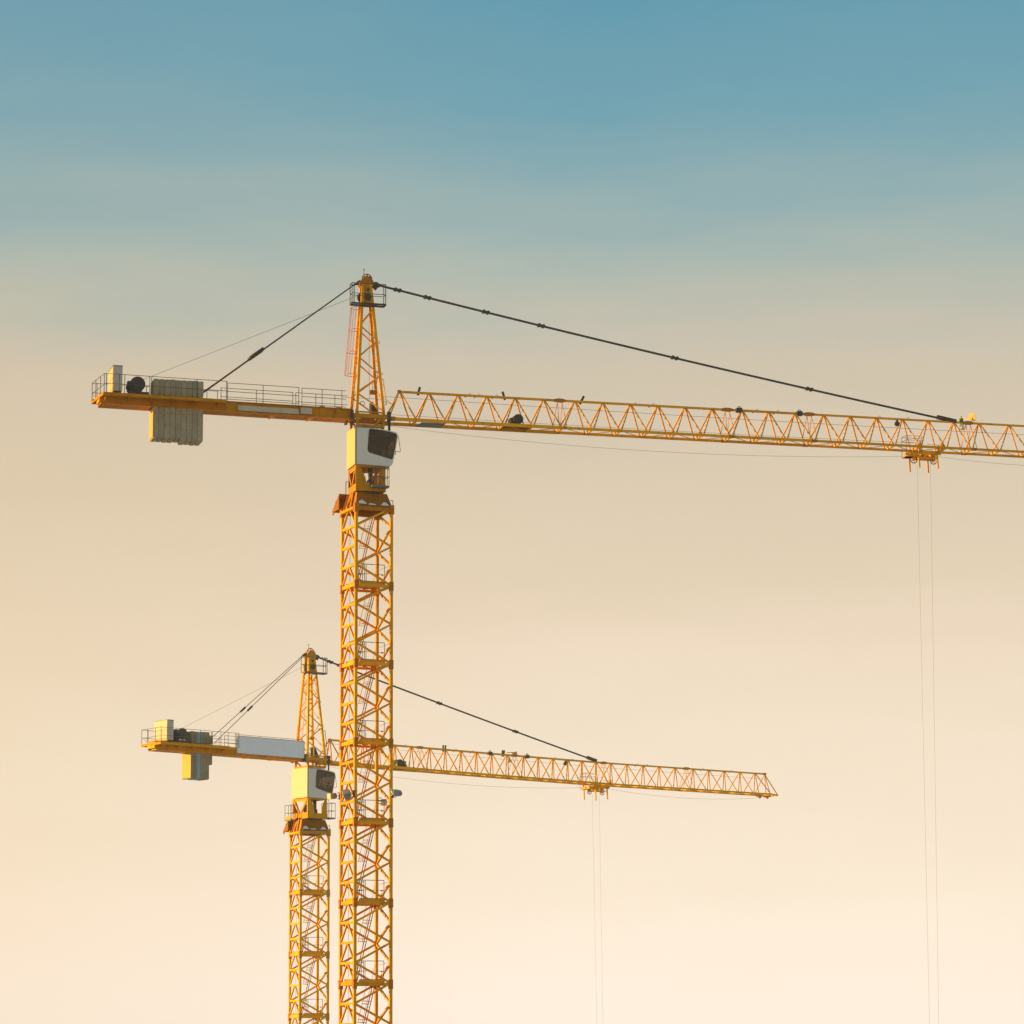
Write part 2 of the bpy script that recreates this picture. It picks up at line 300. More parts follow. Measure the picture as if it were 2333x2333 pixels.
def slewing_support(F, root):
    b = MB()
    # top frame of the mast
    for s_ in (-1, 1):
        b.box(F, (-W - .06, s_ * W - .07, -.20), (W + .06, s_ * W + .07, .02)); b.box(F, (s_ * W - .069, -W + .07, -.20), (s_ * W + .069, W - .07, .015))
    for a_ in (-1, 1):
        for b_ in (-1, 1): b.box(F, (a_ * W - .13, b_ * W - .13, -.34), (a_ * W + .13, b_ * W + .13, .16))
    sup = b.build('slewing_support', BRN, root)
    lo = [(-1.09, -1.09), (1.09, -1.09), (1.09, 1.09), (-1.09, 1.09)]; hi = [(-.90, -.80), (.88, -.80), (.88, .80), (-.90, .80)]
    for i in range(4):
        j = (i + 1) % 4; b = MB()
        p = [(*lo[i], .06), (*lo[j], .06), (*hi[j], .84), (*hi[i], .84)]
        c = [F(*x) for x in p] + [F(x[0] * .965, x[1] * .965, x[2]) for x in p]
        b.add(c, [(0, 1, 2, 3), (7, 6, 5, 4), (0, 4, 5, 1), (1, 5, 6, 2), (2, 6, 7, 3), (3, 7, 4, 0)])
        if i != 0:
            n_ = 3
        # stiffening ribs on the panel
        for t in ((.25, .5, .75) if i != 0 else ()):
            l_ = Vector((*lo[i], .06)).lerp(Vector((*lo[j], .06)), t); h_ = Vector((*hi[i], .84)).lerp(Vector((*hi[j], .84)), t); nr = Vector((l_.x, l_.y, 0)).normalized() * .06
            b.beam(F(*(l_ + nr)), F(*(h_ + nr)), .05, .13, F(nr.x, nr.y, 0) - F(0, 0, 0))
        b.build('skirt_panel', BRN if i == 3 else RST, sup)
    # broad sloping apron on the rear side
    b = MB(); p = [(-1.30, .95, 1.0), (1.30, .95, 1.0), (1.30, 2.05, .15), (-1.30, 2.05, .15)]
    b.add([F(*x) for x in p] + [F(x[0], x[1] - .03, x[2] - .05) for x in p], [(0, 1, 2, 3), (7, 6, 5, 4), (0, 4, 5, 1), (1, 5, 6, 2), (2, 6, 7, 3), (3, 7, 4, 0)])
    for a_ in (-1.28, -.6, .6, 1.28):
        b.prism([(1.0, .93), (2.03, .12), (2.03, -.06), (1.85, -.06), (1.75, .10), (1.0, .12)], lambda u, d, z: F(d, u, z), a_ - .02, a_ + .02)
    b.beam(F(-1.3, 1.5, .62), F(1.3, 1.5, .62), .10, .06, F(0, .6, .8) - F(0, 0, 0))
    b.build('sloping_apron', RST, sup)
    # struts on the sunny side
    for s0, s1 in ((.15, -.2), (-.55, -.35)): strut('strut', F(-1.16, s0, -.02), F(-.98, s1, .82), .08, YEL, sup, ref=F(1, 0, 0) - F(0, 0, 0))
    strut('strut', F(-1.18, -.98, -.1), F(-1.18, .98, -.1), .07, YEL, sup, h=.14)
    b = MB(); b.path([F(W + .05, -W - .1, .1), F(W + .05, -W - .1, .42), F(W - .12, -W - .1, .43)], .02, 5); b.build('guard_rail', GAL, sup)
    b = MB(); b.tube(F(0, 0, .80), F(0, 0, .915), .93, 36); b.build('turntable_ring', DRK, sup)
    return sup

def slew_column(F, root, style):
    b = MB()
    b.box(F, (-.86, -.96, .92), (.86, .96, 1.02))
    b.box(F, (-.86, -.96, 1.02), (-.80, .96, 1.34)); b.box(F, (.80, -.96, 1.02), (.86, .96, 1.30)); b.box(F, (-.80, -.96, 1.02), (.80, -.91, 1.30)); b.box(F, (-.80, .91, 1.02), (.80, .96, 1.30))
    b.box(F, (-.86, -.96, 2.28), (.86, .96, 2.36))
    col = b.build('slewing_column', YELSH, root)
    for s_ in (-1, 1):
        b = MB(); b.box(F, (-.86, s_ * .96 - .0 if s_ < 0 else .88, 1.34), (-.78, -.88 if s_ < 0 else .96, 2.28))
        # slanting plates of the V
        b.beam(F(-.83, s_ * .86, 2.28), F(-.83, s_ * .12, 1.36), .10, .14, F(0, 1, 0) - F(0, 0, 0)); b.build('column_plate', YELSH, col)
        b = MB(); v0 = s_ * .95; v1 = s_ * .90
        b.prism([(-.78, 1.30), (-.22, 1.30), (-.30, 1.62), (-.60, 2.28), (-.78, 2.28)], F, v0, v1); b.build('gusset_plate', YELSH, col)
        b = MB(); b.prism([(.84, 1.30), (.40, 1.30), (.42, 1.80), (.66, 2.28), (.84, 2.28)], F, v0, v1); b.build('gusset_plate', YELSH, col)
    b = MB(); b.box(F, (-.83, -.7, 2.14), (-.79, .7, 2.27)); b.build('cross_bar', YEL, col)
    b = MB(); b.tube(F(.1, -.45, 1.0), F(.1, -.45, 2.3), .14, 16); b.tube(F(.1, -.45, 1.25), F(.1, -.45, 1.6), .21, 16); b.build('cable_drum', DRK, col); b = MB(); b.tube(F(-.1, .45, 1.0), F(-.1, .45, 2.0), .12, 12); b.build('grease_pump', DRK, col)
    b = MB()
    for y in (-.2, .15): b.tube(F(-.28, y, 1.0), F(-.2, y, 2.3), .018, 6)
    for i in range(5): b.tube(F(-.27 + .016 * i, -.2, 1.1 + .25 * i), F(-.27 + .016 * i, .15, 1.1 + .25 * i), .012, 5)
    b.build('access_ladder', GAL, col)
    def rail_box(u0, u1, v0, v1, zd):
        b = MB(); b.box(F, (u0, v0, zd), (u1, v1, zd + .09)); b.build('access_platform', PLT, col)
        b = MB()
        for h in (.58, 1.14):
            b.path([F(u0 + .02, v0 + .02, zd + h), F(u1 - .02, v0 + .02, zd + h), F(u1 - .02, v1 - .02, zd + h), F(u0 + .02, v1 - .02, zd + h)], .017, 5)
        for u in (u0 + .02, (u0 + u1) / 2, u1 - .02):
            for v in (v0 + .02, v1 - .02): b.tube(F(u, v, zd), F(u, v, zd + 1.14), .02, 6)
        b.build('access_railing', GAL, col)
    if style == 'A':
        rail_box(-.05, .95, -1.45, -.97, 1.08)
        b = MB(); b.tube(F(-.98, 1.0, .5), F(-.98, 1.0, 1.75), .025, 6); b.tube(F(-.98, 1.0, 1.75), F(-.86, 1.0, 1.75), .02, 6); b.build('guard_post', GAL, col)
    else:
        rail_box(.87, 1.55, -1.02, -.2, .94); rail_box(-1.50, -.87, .25, 1.02, .78)
        b = MB(); b.box(F, (-1.49, .26, .88), (-1.47, 1.0, 1.08)); b.build('toe_board', YEL, col)
    return col

def cab(F, root, style):
    out = [(-.88, 2.41), (1.00, 2.36), (1.12, 2.385), (1.20, 2.45), (1.26, 2.58), (1.40, 3.3), (1.54, 4.06), (1.535, 4.17), (1.49, 4.26), (1.40, 4.33), (.6, 4.47), (-.88, 4.56)]
    win = [(-.205, 3.30), (-.19, 3.17), (-.12, 3.09), (1.12, 2.765), (1.19, 2.765), (1.245, 2.83), (1.38, 3.4), (1.485, 4.05), (1.475, 4.16), (1.42, 4.24), (1.1, 4.32), (.6, 4.395), (.02, 4.45), (-.07, 4.44), (-.125, 4.37), (-.17, 3.9)]
    b = MB(); ringpanel(b, out, win, F, -1.0); ringpanel(b, out, win, F, 1.0)
    seg = [(0, 1), (1, 2), (2, 3), (3, 4), (6, 7), (7, 8), (8, 9), (9, 10), (10, 11)]
    for i, j in seg:
        (u0, z0), (u1, z1) = out[i], out[j]; b.add([F(u0, -1, z0), F(u1, -1, z1), F(u1, 1, z1), F(u0, 1, z0)], [(0, 1, 2, 3)], i in (1, 2, 3, 6, 7, 8))
    for v in (-1, 1):
        for i in (4, 5):
            (u0, z0), (u1, z1) = out[i], out[i + 1]; b.add([F(u0, v, z0), F(u1, v, z1), F(u1, v * .93, z1), F(u0, v * .93, z0)], [(0, 1, 2, 3)])
    shell = b.build('cab', WHT, root)
    b = MB(); b.box(F, (-.935, -1.0, 2.41), (-.885, 1.0, 4.56)); b.build('rear_panel', CRM, shell)  # cream here carries sunlight on the white rear face
    b = MB(); b.box(F, (-.88, -1.03, 4.50), (.55, -1.001, 4.53)); b.build('rain_gutter', GAL, shell)
    b = MB(); b.path([F(.75, -1.03, 2.95), F(.95, -1.035, 3.55)], .012, 5); b.build('wiper', DRK, shell)
    b = MB(); b.box(F, (-.855, -1.012, 2.41), (-.835, -1.002, 4.55)); b.build('panel_seam', GAL, shell)
    for v, n_ in ((-1.006, 'side_window'), (1.006, 'side_window')):
        g = MB(); poly = win
        g.prism(poly, F, v, v * 1.004); g.build(n_, GLS, shell)
        f = MB(); cu = sum(p[0] for p in win) / len(win); cz = sum(p[1] for p in win) / len(win)
        inner = [(cu + (u - cu) * .955, cz + (z - cz) * .95) for u, z in win]; ringpanel(f, win, inner, F, v * 1.006); f.build('window_seal', DRK, shell)
    g = MB(); pts = out[4:7]
    for (u0, z0), (u1, z1) in zip(pts, pts[1:]): g.add([F(u0, -.93, z0), F(u1, -.93, z1), F(u1, .93, z1), F(u0, .93, z0)], [(0, 1, 2, 3)])
    g.build('windscreen', GLS, shell)
    b = MB(); b.box(F, (-.85, -.97, 2.44), (1.0, .97, 2.5)); b.box(F, (-.83, -.95, 2.5), (-.35, .95, 4.4)); b.build('cab_interior', INT, shell)
    b = MB(); b.box(F, (-.1, -.28, 2.95), (.42, .28, 3.08)); b.prism([(-.16, 3.05), (.0, 3.05), (-.12, 3.9), (-.26, 3.9)], F, -.26, .26); b.tube(F(.15, 0, 2.5), F(.15, 0, 2.96), .12, 12); b.build('operator_seat', INT, shell)
    for u0, u1, z0, z1 in ((-.3, .16, 2.9, 4.5), (.36, .46, 2.9, 4.5), (.16, .36, 3.0, 4.0), (.46, 1.5, 3.95, 4.4), (.46, .64, 3.0, 3.5), (.46, .58, 3.5, 3.95), (.66, 1.42, 3.74, 3.95), (.64, 1.3, 2.7, 3.05), (.64, .92, 3.05, 3.28)):
        b = MB(); b.box(F, (u0, .93, z0), (u1, .96, z1)); b.build('sky_mask_panel', INT, shell)  # dark panels added to leave only patches of sky through the glass
    b = MB(); b.box(F, (.2, -.6, 2.5), (.7, -.38, 3.28)); b.box(F, (.2, .38, 2.5), (.7, .6, 3.28)); b.box(F, (.0, -.99, 3.28), (1.36, -.96, 3.33)); b.box(F, (.30, -.99, 2.98), (.34, -.96, 4.42)); b.tube(F(.6, -.5, 3.28), F(.68, -.5, 3.5), .02, 6); b.build('control_console', INT, shell)
    b = MB(); b.path([F(1.50, -.9, 4.25), F(1.60, -.9, 4.05), F(1.71, -.9, 3.30), F(1.66, -.9, 3.22), F(1.42, -.9, 3.26)], .016, 5); b.path([F(1.50, .2, 4.25), F(1.60, .2, 4.05), F(1.71, .2, 3.30), F(1.42, .2, 3.26)], .016, 5); b.build('window_guard', GAL, shell)
    b = MB(); b.path([F(1.0, -.9, 2.36), F(1.04, -.9, 2.22), F(.98, -.9, 2.17)], .02, 5); b.build('grab_handle', GAL, shell)
    return shell

def tower_head(F, root, cage_on=True):
    b = MB()
    # base frame that carries head, jib and counter jib
    for v in (-.78, .78): b.box(F, (-.98, v - .07, 5.10), (1.02, v + .07, 5.33)); b.box(F, (-.80, v - .045, 5.40), (.84, v + .045, 5.47))
    for u in (-.86, .82): b.box(F, (u - .07, -.71, 5.11), (u + .07, .71, 5.34))
    for u in (-.74, .74):
        for v in (-.78, .78): b.box(F, (u - .07, v - .069, 4.56), (u + .07, v + .069, 5.46))
    for v in (-.78, .78): b.box(F, (-.8, v - .06, 4.58), (.8, v + .06, 4.73))
    b.box(F, (-.80, -.72, 4.59), (-.68, .72, 4.70)); b.box(F, (.68, -.72, 4.59), (.80, .72, 4.70))
    b.beam(F(.7, -.78, 5.10), F(.22, -.78, 4.72), .07, .09); b.beam(F(-.7, .78, 5.10), F(-.2, .78, 4.72), .07, .09)
    b.box(F, (-.35, -.72, 5.12), (.35, .72, 5.20)); b.beam(F(-.8, -.7, 5.2), F(.8, .7, 5.2), .12, .10); b.beam(F(-.8, .7, 5.21), F(.8, -.7, 5.21), .12, .10)
    hd = b.build('tower_head', YELSH, root)
    B0, B1 = 5.40, 12.92
    def leg(su, sv, z):
        t = (z - B0) / (B1 - B0); u = (-.77 + .45 * t) if su < 0 else (.77 - .64 * t); return F(u, sv * (.75 - .53 * t), z)
    uv = F(1, 0, 0) - F(0, 0, 0); vv = F(0, 1, 0) - F(0, 0, 0)
    for su in (-1, 1):
        for sv in (-1, 1): strut('leg', leg(su, sv, B0 - .1), leg(su, sv, B1), .15, YEL, hd, ref=vv)
    zs = [(1, 11.55), (-1, 10.5), (1, 9.66), (-1, 8.65), (1, 7.63), (-1, 6.55), (1, 5.5)]
    for sv in (-1, 1):
        for (s0, z0), (s1, z1) in zip(zs, zs[1:]): strut('lacing_bar', leg(s0, sv, z0 - .04), leg(s1, sv, z1 + .04), .085, YEL, hd, shape='round')
    for su in (-1, 1):
        zz = [(-1, 11.4), (1, 10.7), (-1, 9.9), (1, 9.0), (-1, 8.1), (1, 7.1), (-1, 6.1)]
        for (s0, z0), (s1, z1) in zip(zz, zz[1:]): strut('lacing_bar', leg(su, s0, z0), leg(su, s1, z1), .06, YEL, hd, shape='round')
    # sheet head between the legs
    for sv in (-1, 1):
        b = MB(); p = [leg(-1, sv, 11.75), leg(1, sv, 11.75), leg(1, sv, 12.95), leg(-1, sv, 12.95)]; n_ = vv * (.03 * sv)
        b.add([x + n_ for x in p] + [x + n_ * 2 for x in p], [(0, 1, 2, 3), (7, 6, 5, 4), (0, 4, 5, 1), (1, 5, 6, 2), (2, 6, 7, 3), (3, 7, 4, 0)]); b.build('head_plate', YELSH, hd)
    b = MB(); b.prism([(-.5, 12.88), (-.5, 13.06), (-.26, 13.40), (.10, 13.42), (.30, 13.10), (.30, 12.92), (.16, 12.80), (-.38, 12.80)], F, -.27, .27)
    b.prism([(-.08, 13.4), (.03, 13.4), (.0, 13.62), (-.06, 13.62)], F, -.05, .05); b.build('head_block', BRN, hd)
    b = MB(); b.ring(F(-.03, 0, 13.30), F(0, 1, 0) - F(0, 0, 0), .29, .028, 14, 6, -1.5, 1.5, ref=(0, 0, 1)); b.build('rope_guard', DRK, hd)
    b = MB(); b.tube(F(-.21, 0, 13.38), F(-.21, 0, 13.85), .018, 6); b.tube(F(-.26, 0, 13.86), F(-.16, 0, 13.86), .02, 6); b.build('antenna', GAL, hd)
    b = MB(); b.tube(F(-.30, -.06, 12.2), F(-.30, .06, 12.2), .30, 20); b.tube(F(-.06, -.46, 12.18), F(-.06, -.36, 12.18), .19, 18); b.tube(F(-.04, -.36, 12.62), F(-.04, -.30, 12.62), .08, 12); b.build('rope_pulley', DRK, hd)
    b = MB(); b.prism([(.22, 13.10), (.50, 13.14), (.66, 13.04), (.74, 12.92), (.58, 12.86), (.50, 12.70), (.22, 12.95)], F, -.16, -.10); b.prism([(.22, 13.10), (.50, 13.14), (.66, 13.04), (.74, 12.92), (.58, 12.86), (.50, 12.70), (.22, 12.95)], F, .10, .16); b.build('tie_fork', DRK, hd)
    b = MB(); b.prism([(-.45, 13.22), (-.62, 13.12), (-.76, 12.94), (-.68, 12.92), (-.45, 13.0)], F, -.12, -.05); b.prism([(-.45, 13.22), (-.62, 13.12), (-.76, 12.94), (-.68, 12.92), (-.45, 13.0)], F, .05, .12); b.build('tie_fork', DRK, hd)
    # head platform and its railing
    b = MB(); u0, u1, v0, v1, z = -1.09, .86, -.85, -.36, 11.66
    for a_, c_ in (((u0, v0), (u1, v0)), ((u0, v1), (u1, v1)), ((u0, v0), (u0, v1)), ((u1, v0), (u1, v1))): b.beam(F(*a_, z), F(*c_, z), .06, .10)
    b.box(F, (-.42, v0, z - .03), (u1 - .45, v1, z + .02)); b.beam(F(-.3, v1, z), F(-.3, .3, z), .06, .08); b.beam(F(.2, v1, z), F(.2, .3, z), .06, .08); b.build('head_platform', DRK if cage_on else GAL, hd)
    b = MB()
    for h in (.58, 1.17): b.path([F(u0, v1, z + h), F(u0, v0, z + h), F(u1, v0, z + h), F(u1, v1, z + h)], .021, 6); b.tube(F(u0, v1, z + h), F(-.38, v1, z + h), .018, 6); b.tube(F(u1, v1, z + h), F(.2, v1, z + h), .018, 6)
    for u, v in ((u0, v0), (u0, v1), (u1, v0), (u1, v1), (u0 + .12, v0), (u1 - .12, v0)): b.tube(F(u, v, z), F(u, v, z + 1.17), .026, 6)
    b.build('head_railing', GAL, hd)
    # caged ladder on the rear face
    b = MB(); g = lambda z: -.42 - (11.6 - z) * .085
    for v in (-.2, .2): b.tube(F(g(5.8), v, 5.8), F(g(11.6), v, 11.6), .022, 6)
    for i in range(20): z = 5.95 + .29 * i; b.tube(F(g(z), -.2, z), F(g(z), .2, z), .012, 5)
    b.build('ladder', YEL, hd)
    b = MB()
    for z in (7.68, 9.0, 10.3, 11.58):
        pts = [F(g(z), -.32, z), F(g(z) - .30, -.34, z), F(g(z) - .52, -.16, z), F(g(z) - .57, 0, z), F(g(z) - .52, .16, z), F(g(z) - .30, .34, z), F(g(z), .32, z)]; b.path(pts, .017, 5)
    for o_, v in ((-.30, -.34), (-.52, -.16), (-.52, .16), (-.30, .34)): b.tube(F(g(7.68) + o_, v, 7.68), F(g(11.58) + o_, v, 11.58), .016, 5)
    if cage_on: b.build('ladder_cage', RED, hd)
    b = MB(); b.path([F(.62, -.82, 7.35), F(.72, -.82, 7.36), F(.92, -.82, 5.92), F(.82, -.82, 5.9)], .028, 6); b.build('guard_bow', YEL, hd)
    b = MB(); b.prism([(.18, 6.15), (.28, 6.15), (.62, 5.42), (.18, 5.42)], F, -.25, .25); b.build('dark_cover', DRK, hd)
    b = MB(); b.ring(F(-.45, -.76, 5.92), vv, .12, .018, 14, 5); b.build('cable_eye', GAL, hd)
    for u, v, z in ((.69, -.59, 7.72), (.54, -.46, 9.55), (.36, -.59, 7.45)): b = MB(); b.ring(F(u, v, z), vv, .055, .014, 10, 5); b.build('cable_eye', GAL, hd)
    b = MB(); b.box(F, (.28, .4, 6.78), (.60, .72, 6.98)); b.tube(F(.44, .5, 6.98), F(.44, .5, 7.5), .02, 6); b.build('lamp_bracket', BRN, hd)
    # pins at the jib and counter jib roots
    for v in (-.78, .78):
        b = MB(); b.box(F, (.98, v - .13, 4.95), (1.16, v + .13, 5.5)); b.tube(F(1.06, v, 4.35), F(1.06, v, 5.0), .045, 8); b.tube(F(1.14, v + .05, 4.4), F(1.14, v + .05, 5.3), .035, 8); b.build('root_pin', DRK, hd)
        b = MB(); b.box(F, (-1.12, v - .13, 4.98), (-.98, v + .13, 5.5)); b.build('root_pin', DRK, hd)
    return hd

def counter_jib(F, root, tail, deck_end, cw, blue, sign, drum_u, cab_u, rail_segs, skew=0.0):
    T_ = .010
    G = lambda u, v, z: F(u, v, z - T_ * u)
    b = MB()
    # bottom sheet and cross members between the two girders
    b.box(G, (tail + skew + .1, -.44, 5.03), (cw[0] - .05, .44, 5.06)); b.box(G, (cw[1] + .05, -.44, 5.03), (-1.2, .44, 5.06))
    u = tail + .3
    while u < -1.4:
        if not (cw[0] - .1 < u < cw[1] + .1): b.box(G, (u - .05, -.46, 5.06), (u + .05, .46, 5.42))
        u += 1.35
    cj = b.build('counter_jib', BRN, root)  # browner paint here stands in for the underside's shade
    for v in (-.5, .5):
        s_ = -1 if v < 0 else 1
        b = MB(); b.box(G, (tail + skew * .6 + .05, v - .012, 5.06), (-.98, v + .012, 5.57)); b.box(G, (tail + skew * .6 + .05, v - .11, 5.57), (-.98, v + .11, 5.61)); b.box(G, (tail + skew * .6 + .05, v - .11, 5.02), (-.98, v + .11, 5.06))
        u = tail + 1.0
        while u < -1.2: b.box(G, (u - .012, v - .09, 5.06), (u + .012, v + .09, 5.57)); u += 2.05
        for u in (-2.7, -1.75): b.box(G, (u - .16, v + s_ * .013, 5.1), (u + .16, v + s_ * .05, 5.66))
        b.build('girder', YELSH, cj)
    b = MB(); u0 = tail - .05
    for v in (-1, 1):
        a_, c_ = sorted((v * 1.30, v * 1.26)); ue = u0 + (skew if v < 0 else 0); b.box(G, (ue, a_, 5.36), (deck_end, c_, 5.53))
        a_, c_ = sorted((v * 1.26, v * .62)); b.box(G, (ue, a_, 5.46), (deck_end, c_, 5.50))
        u = u0 + .5
        while u < deck_end - .1: b.prism([(.512, 5.455), (1.26, 5.455), (1.26, 5.40), (.512, 5.20)], lambda q, d, z: G(d, v * q, z), u - .02, u + .02); u += 1.25
    b.beam(G(u0 + skew + .02, -1.28, 5.445), G(u0 + .02, 1.28, 5.445), .04, .166)
    b.box(G, (u0 + skew + .04, -.60, 5.62), (cw[0] - .03, .60, 5.66)); b.box(G, (cw[1] + .03, -.60, 5.62), (deck_end, .60, 5.66))
    b.build('deck', YELSH, cj)
    # tail plate with its dark hole
    b = MB(); b.box(G, (tail + skew * .6 - .03, -.46, 5.16), (tail + skew * .6 + .04, .46, 5.58)); b.build('tail_plate', YEL, cj)
    b = MB(); b.tube(G(tail + skew * .6 - .05, -.1, 5.38), G(tail + skew * .6 - .02, -.1, 5.38), .06, 10); b.tube(G(tail + skew * .6 - .05, .1, 5.38), G(tail + skew * .6 - .02, .1, 5.38), .04, 10); b.build('tail_hole', INT, cj)
    for u in (-5.6, -3.45): 
        b = MB(); b.prism([(u, 5.02), (u + .3, 5.02), (u + .05, 4.93)], G, -.45, .45); b.build('bracket', YEL, cj)
    for (a_, c_, v, z0, hs, posts) in rail_segs: rails(F, 'railing', cj, a_, c_, v, z0, hs, posts, tilt=T_)
    # tail railing
    b = MB()
    for h in (.45, 1.05): b.tube(G(tail + skew, -1.28, 5.5 + h), G(tail, 1.28, 5.5 + h), .017, 6)
    for v in (-1.28, -.5, .5, 1.28): ut = tail + skew * (1.28 - v) / 2.56; b.tube(G(ut, v, 5.5), G(ut, v, 6.55), .02, 6)
    b.tube(G(tail, .5, 5.6), G(tail, 1.28, 6.0), .014, 5); b.build('railing', GAL, cj)
    # switch cabinet
    b = MB(); b.box(G, (cab_u, -.80, 5.75), (cab_u + .50, .90, 7.13)); sw = b.build('switch_cabinet', CAB, root)
    b = MB(); b.box(G, (cab_u - .02, -.82, 7.132), (cab_u + .52, .92, 7.17)); b.build('cabinet_roof', GAL, sw)
    b = MB(); b.box(G, (cab_u - .028, -.77, 5.80), (cab_u - .003, .03, 7.10)); b.box(G, (cab_u - .028, .05, 5.80), (cab_u - .003, .87, 7.10)); b.build('cabinet_door', CRM, sw)  # grey cabinet's sunlit rear, its warmth painted in cream
    b = MB(); b.box(G, (cab_u + .05, -.75, 5.665), (cab_u + .45, .85, 5.75)); b.build('cabinet_base', DRK, sw)
    # hoist winch
    b = MB(); b.box(G, (drum_u - .5, -.5, 5.665), (drum_u + .62, .5, 5.84)); b.box(G, (drum_u - .56, -.45, 5.84), (drum_u - .25, -.1, 6.42)); wn = b.build('hoist_winch', DRK, root)
    b = MB(); b.tube(G(drum_u, -.40, 6.28), G(drum_u, .40, 6.28), .32, 24)
    for v in (-.44, .40): b.tube(G(drum_u, v, 6.28), G(drum_u, v + .05, 6.28), .42, 28)
    b.build('rope_drum', DRK, wn)
    b = MB(); b.tube(G(drum_u - .42, -.52, 6.1), G(drum_u - .42, -.1, 6.1), .2, 16); b.build('winch_motor', INT, wn)
    # counterweight slabs
    u0, u1, n, zt, zb0, zb1 = cw; th = (u1 - u0) / n
    b = MB(); b.box(G, (u0 + .02, -.70, 5.60), (u1 - .02, -.55, 5.655)); b.box(G, (u0 + .02, .55, 5.60), (u1 - .02, .70, 5.655)); cwp = b.build('counterweight', YEL, root)
    b = MB(); b.box(G, (u0 - .018, -.58, zb0 + .06), (u0 + .004, .58, 4.98)); b.build('sunlit_end_face', OCH, cwp)  # added thin plate, its ochre painting sunlight on the concrete end
    for i in range(n):
        a_ = u0 + i * th + .008; c_ = a_ + th - .016; zb = (zb0 if i < n / 2 else zb1) + random.uniform(-.025, .025); zt_ = zt + random.uniform(-.02, .02); ch = .05
        if blue and i == n - 1: zb, zt_ = 4.25, 6.28
        e = random.uniform(-.012, .012); v0, v1 = -.36, .36
        if zb > 4: v0, v1 = -.36, .36
        def slab(a, c, z0, z1, vv0, vv1, mb):
            cs = .03; p = [(a + cs, z0), (c - cs, z0), (c, z0 + cs * 2), (c, z1 - cs), (c - cs, z1), (a + cs, z1), (a, z1 - cs), (a, z0 + cs * 2)]
            return mb.prism(p, G, vv0, vv1)
        b = MB(); slab(a_, c_, zb, 5.02 - .0, -.60 + e, .60 + e, b); slab(a_ + .001, c_ - .001, 5.021, 5.60, v0, v1, b); slab(a_, c_, 5.70, zt_, -.60 + e, .60 + e, b)
        if not (blue and i == 2): sl = b.build('slab', CON, cwp)
        else: sl = b.build('slab', CONB, cwp)
        hz = 4.72 - .04 * random.random() if zb < 4 else 4.7
        hb = MB(); hb.tube(G((a_ + c_) / 2 + random.uniform(-.03, .03), -.604 + e, hz), G((a_ + c_) / 2, -.58 + e, hz), .028, 8); hb.tube(G((a_ + c_) / 2, .604 + e, hz), G((a_ + c_) / 2, .58 + e, hz), .028, 8); hb.build('lifting_hole', INT, sl)
    return G

def jib(F, root, bays, splices, tops, zt, zb, end, wl=.7, chord=.146):
    """tops: top-node positions; bottom nodes lie midway; splices: section ends"""
    uv = F(1, 0, 0) - F(0, 0, 0); vv = F(0, 1, 0) - F(0, 0, 0)
    allb = [tops[0] - .85] + [(a + b) / 2 for a, b in zip(tops, tops[1:])] + [end]
    cuts = [tops[0] - .06] + splices + [end]
    secs = []
    for i, (a, c) in enumerate(zip(cuts, cuts[1:])):
        b = MB()
        lugs = [a] if i else []
        for u in lugs:     # swollen splice joint of the top chord and dark pins of the bottom chords
            b.prism([(u - .36, zt - .055), (u - .14, zt - .10), (u + .14, zt - .10), (u + .36, zt - .055), (u + .36, zt + .055), (u + .14, zt + .11), (u - .14, zt + .11), (u - .36, zt + .055)], F, -.085, .085)
        if not lugs:
            b.box(F, (a - .05, -.09, zt - .09), (a + .12, .09, zt + .09))
        s = b.build('jib_section', BRN, root); secs.append((a, c, s))
        for v in (-wl, wl):
            b = MB()
            if i: b.box(F, (a - .16, v - .08, zb - .075), (a + .16, v + .08, zb + .075))
            else: b.box(F, (1.0, v - .10, zb - .10), (1.45, v + .10, zb + .12))
            b.build('chord_pin', BRN, s)
        k = chord * (1.0 if i < 3 else .9)
        # chords follow the jib's slight sag between the splices
        strut('top_chord', F(a, 0, zt), F(c, 0, zt), k, YEL, s, shape='round')
        for v in (-wl, wl): strut('bottom_chord', F(max(a, 1.05) if i else 1.05, v, zb), F(c, v, zb), k * (1.15 if i == 0 else .95), YEL, s)
        if i:
            for v in (-wl, wl):
                for o_ in (-.14, .14): strut('splice_post', F(a + o_, 0, zt - .08), F(a + o_ * 1.6, v, zb + .05), .042, YEL, s, shape='round')
    def sec_of(u):
        for a, c, s in secs:
            if u <= c: return s
        return secs[-1][2]
    for i, t in enumerate(tops):
        for nb, o_ in ((allb[i], -.05), (allb[i + 1], .05)):
            if nb > end + .01: continue
            wd = .092 if i < 18 else .082
            for v in (-wl, wl): strut('lacing_bar', F(t + o_, v * .05, zt - .03), F(nb - o_ * 1.2, v * .97, zb + .03), wd, YEL, sec_of(t), shape='round')
    for i, nb in enumerate(allb):
        s = sec_of(nb)
        if nb < 1.3: continue
        strut('cross_strut', F(nb, -wl + .05, zb - .01), F(nb, wl - .05, zb - .01), .07, YEL, s, h=.10)
        if i < len(allb) - 1:
            sg = 1 if i % 2 else -1
            strut('bottom_diagonal', F(nb + .05, sg * (wl - .05), zb - .01), F(allb[i + 1] - .05, -sg * (wl - .05), zb - .01), .042, YEL, s, shape='round')
    return secs

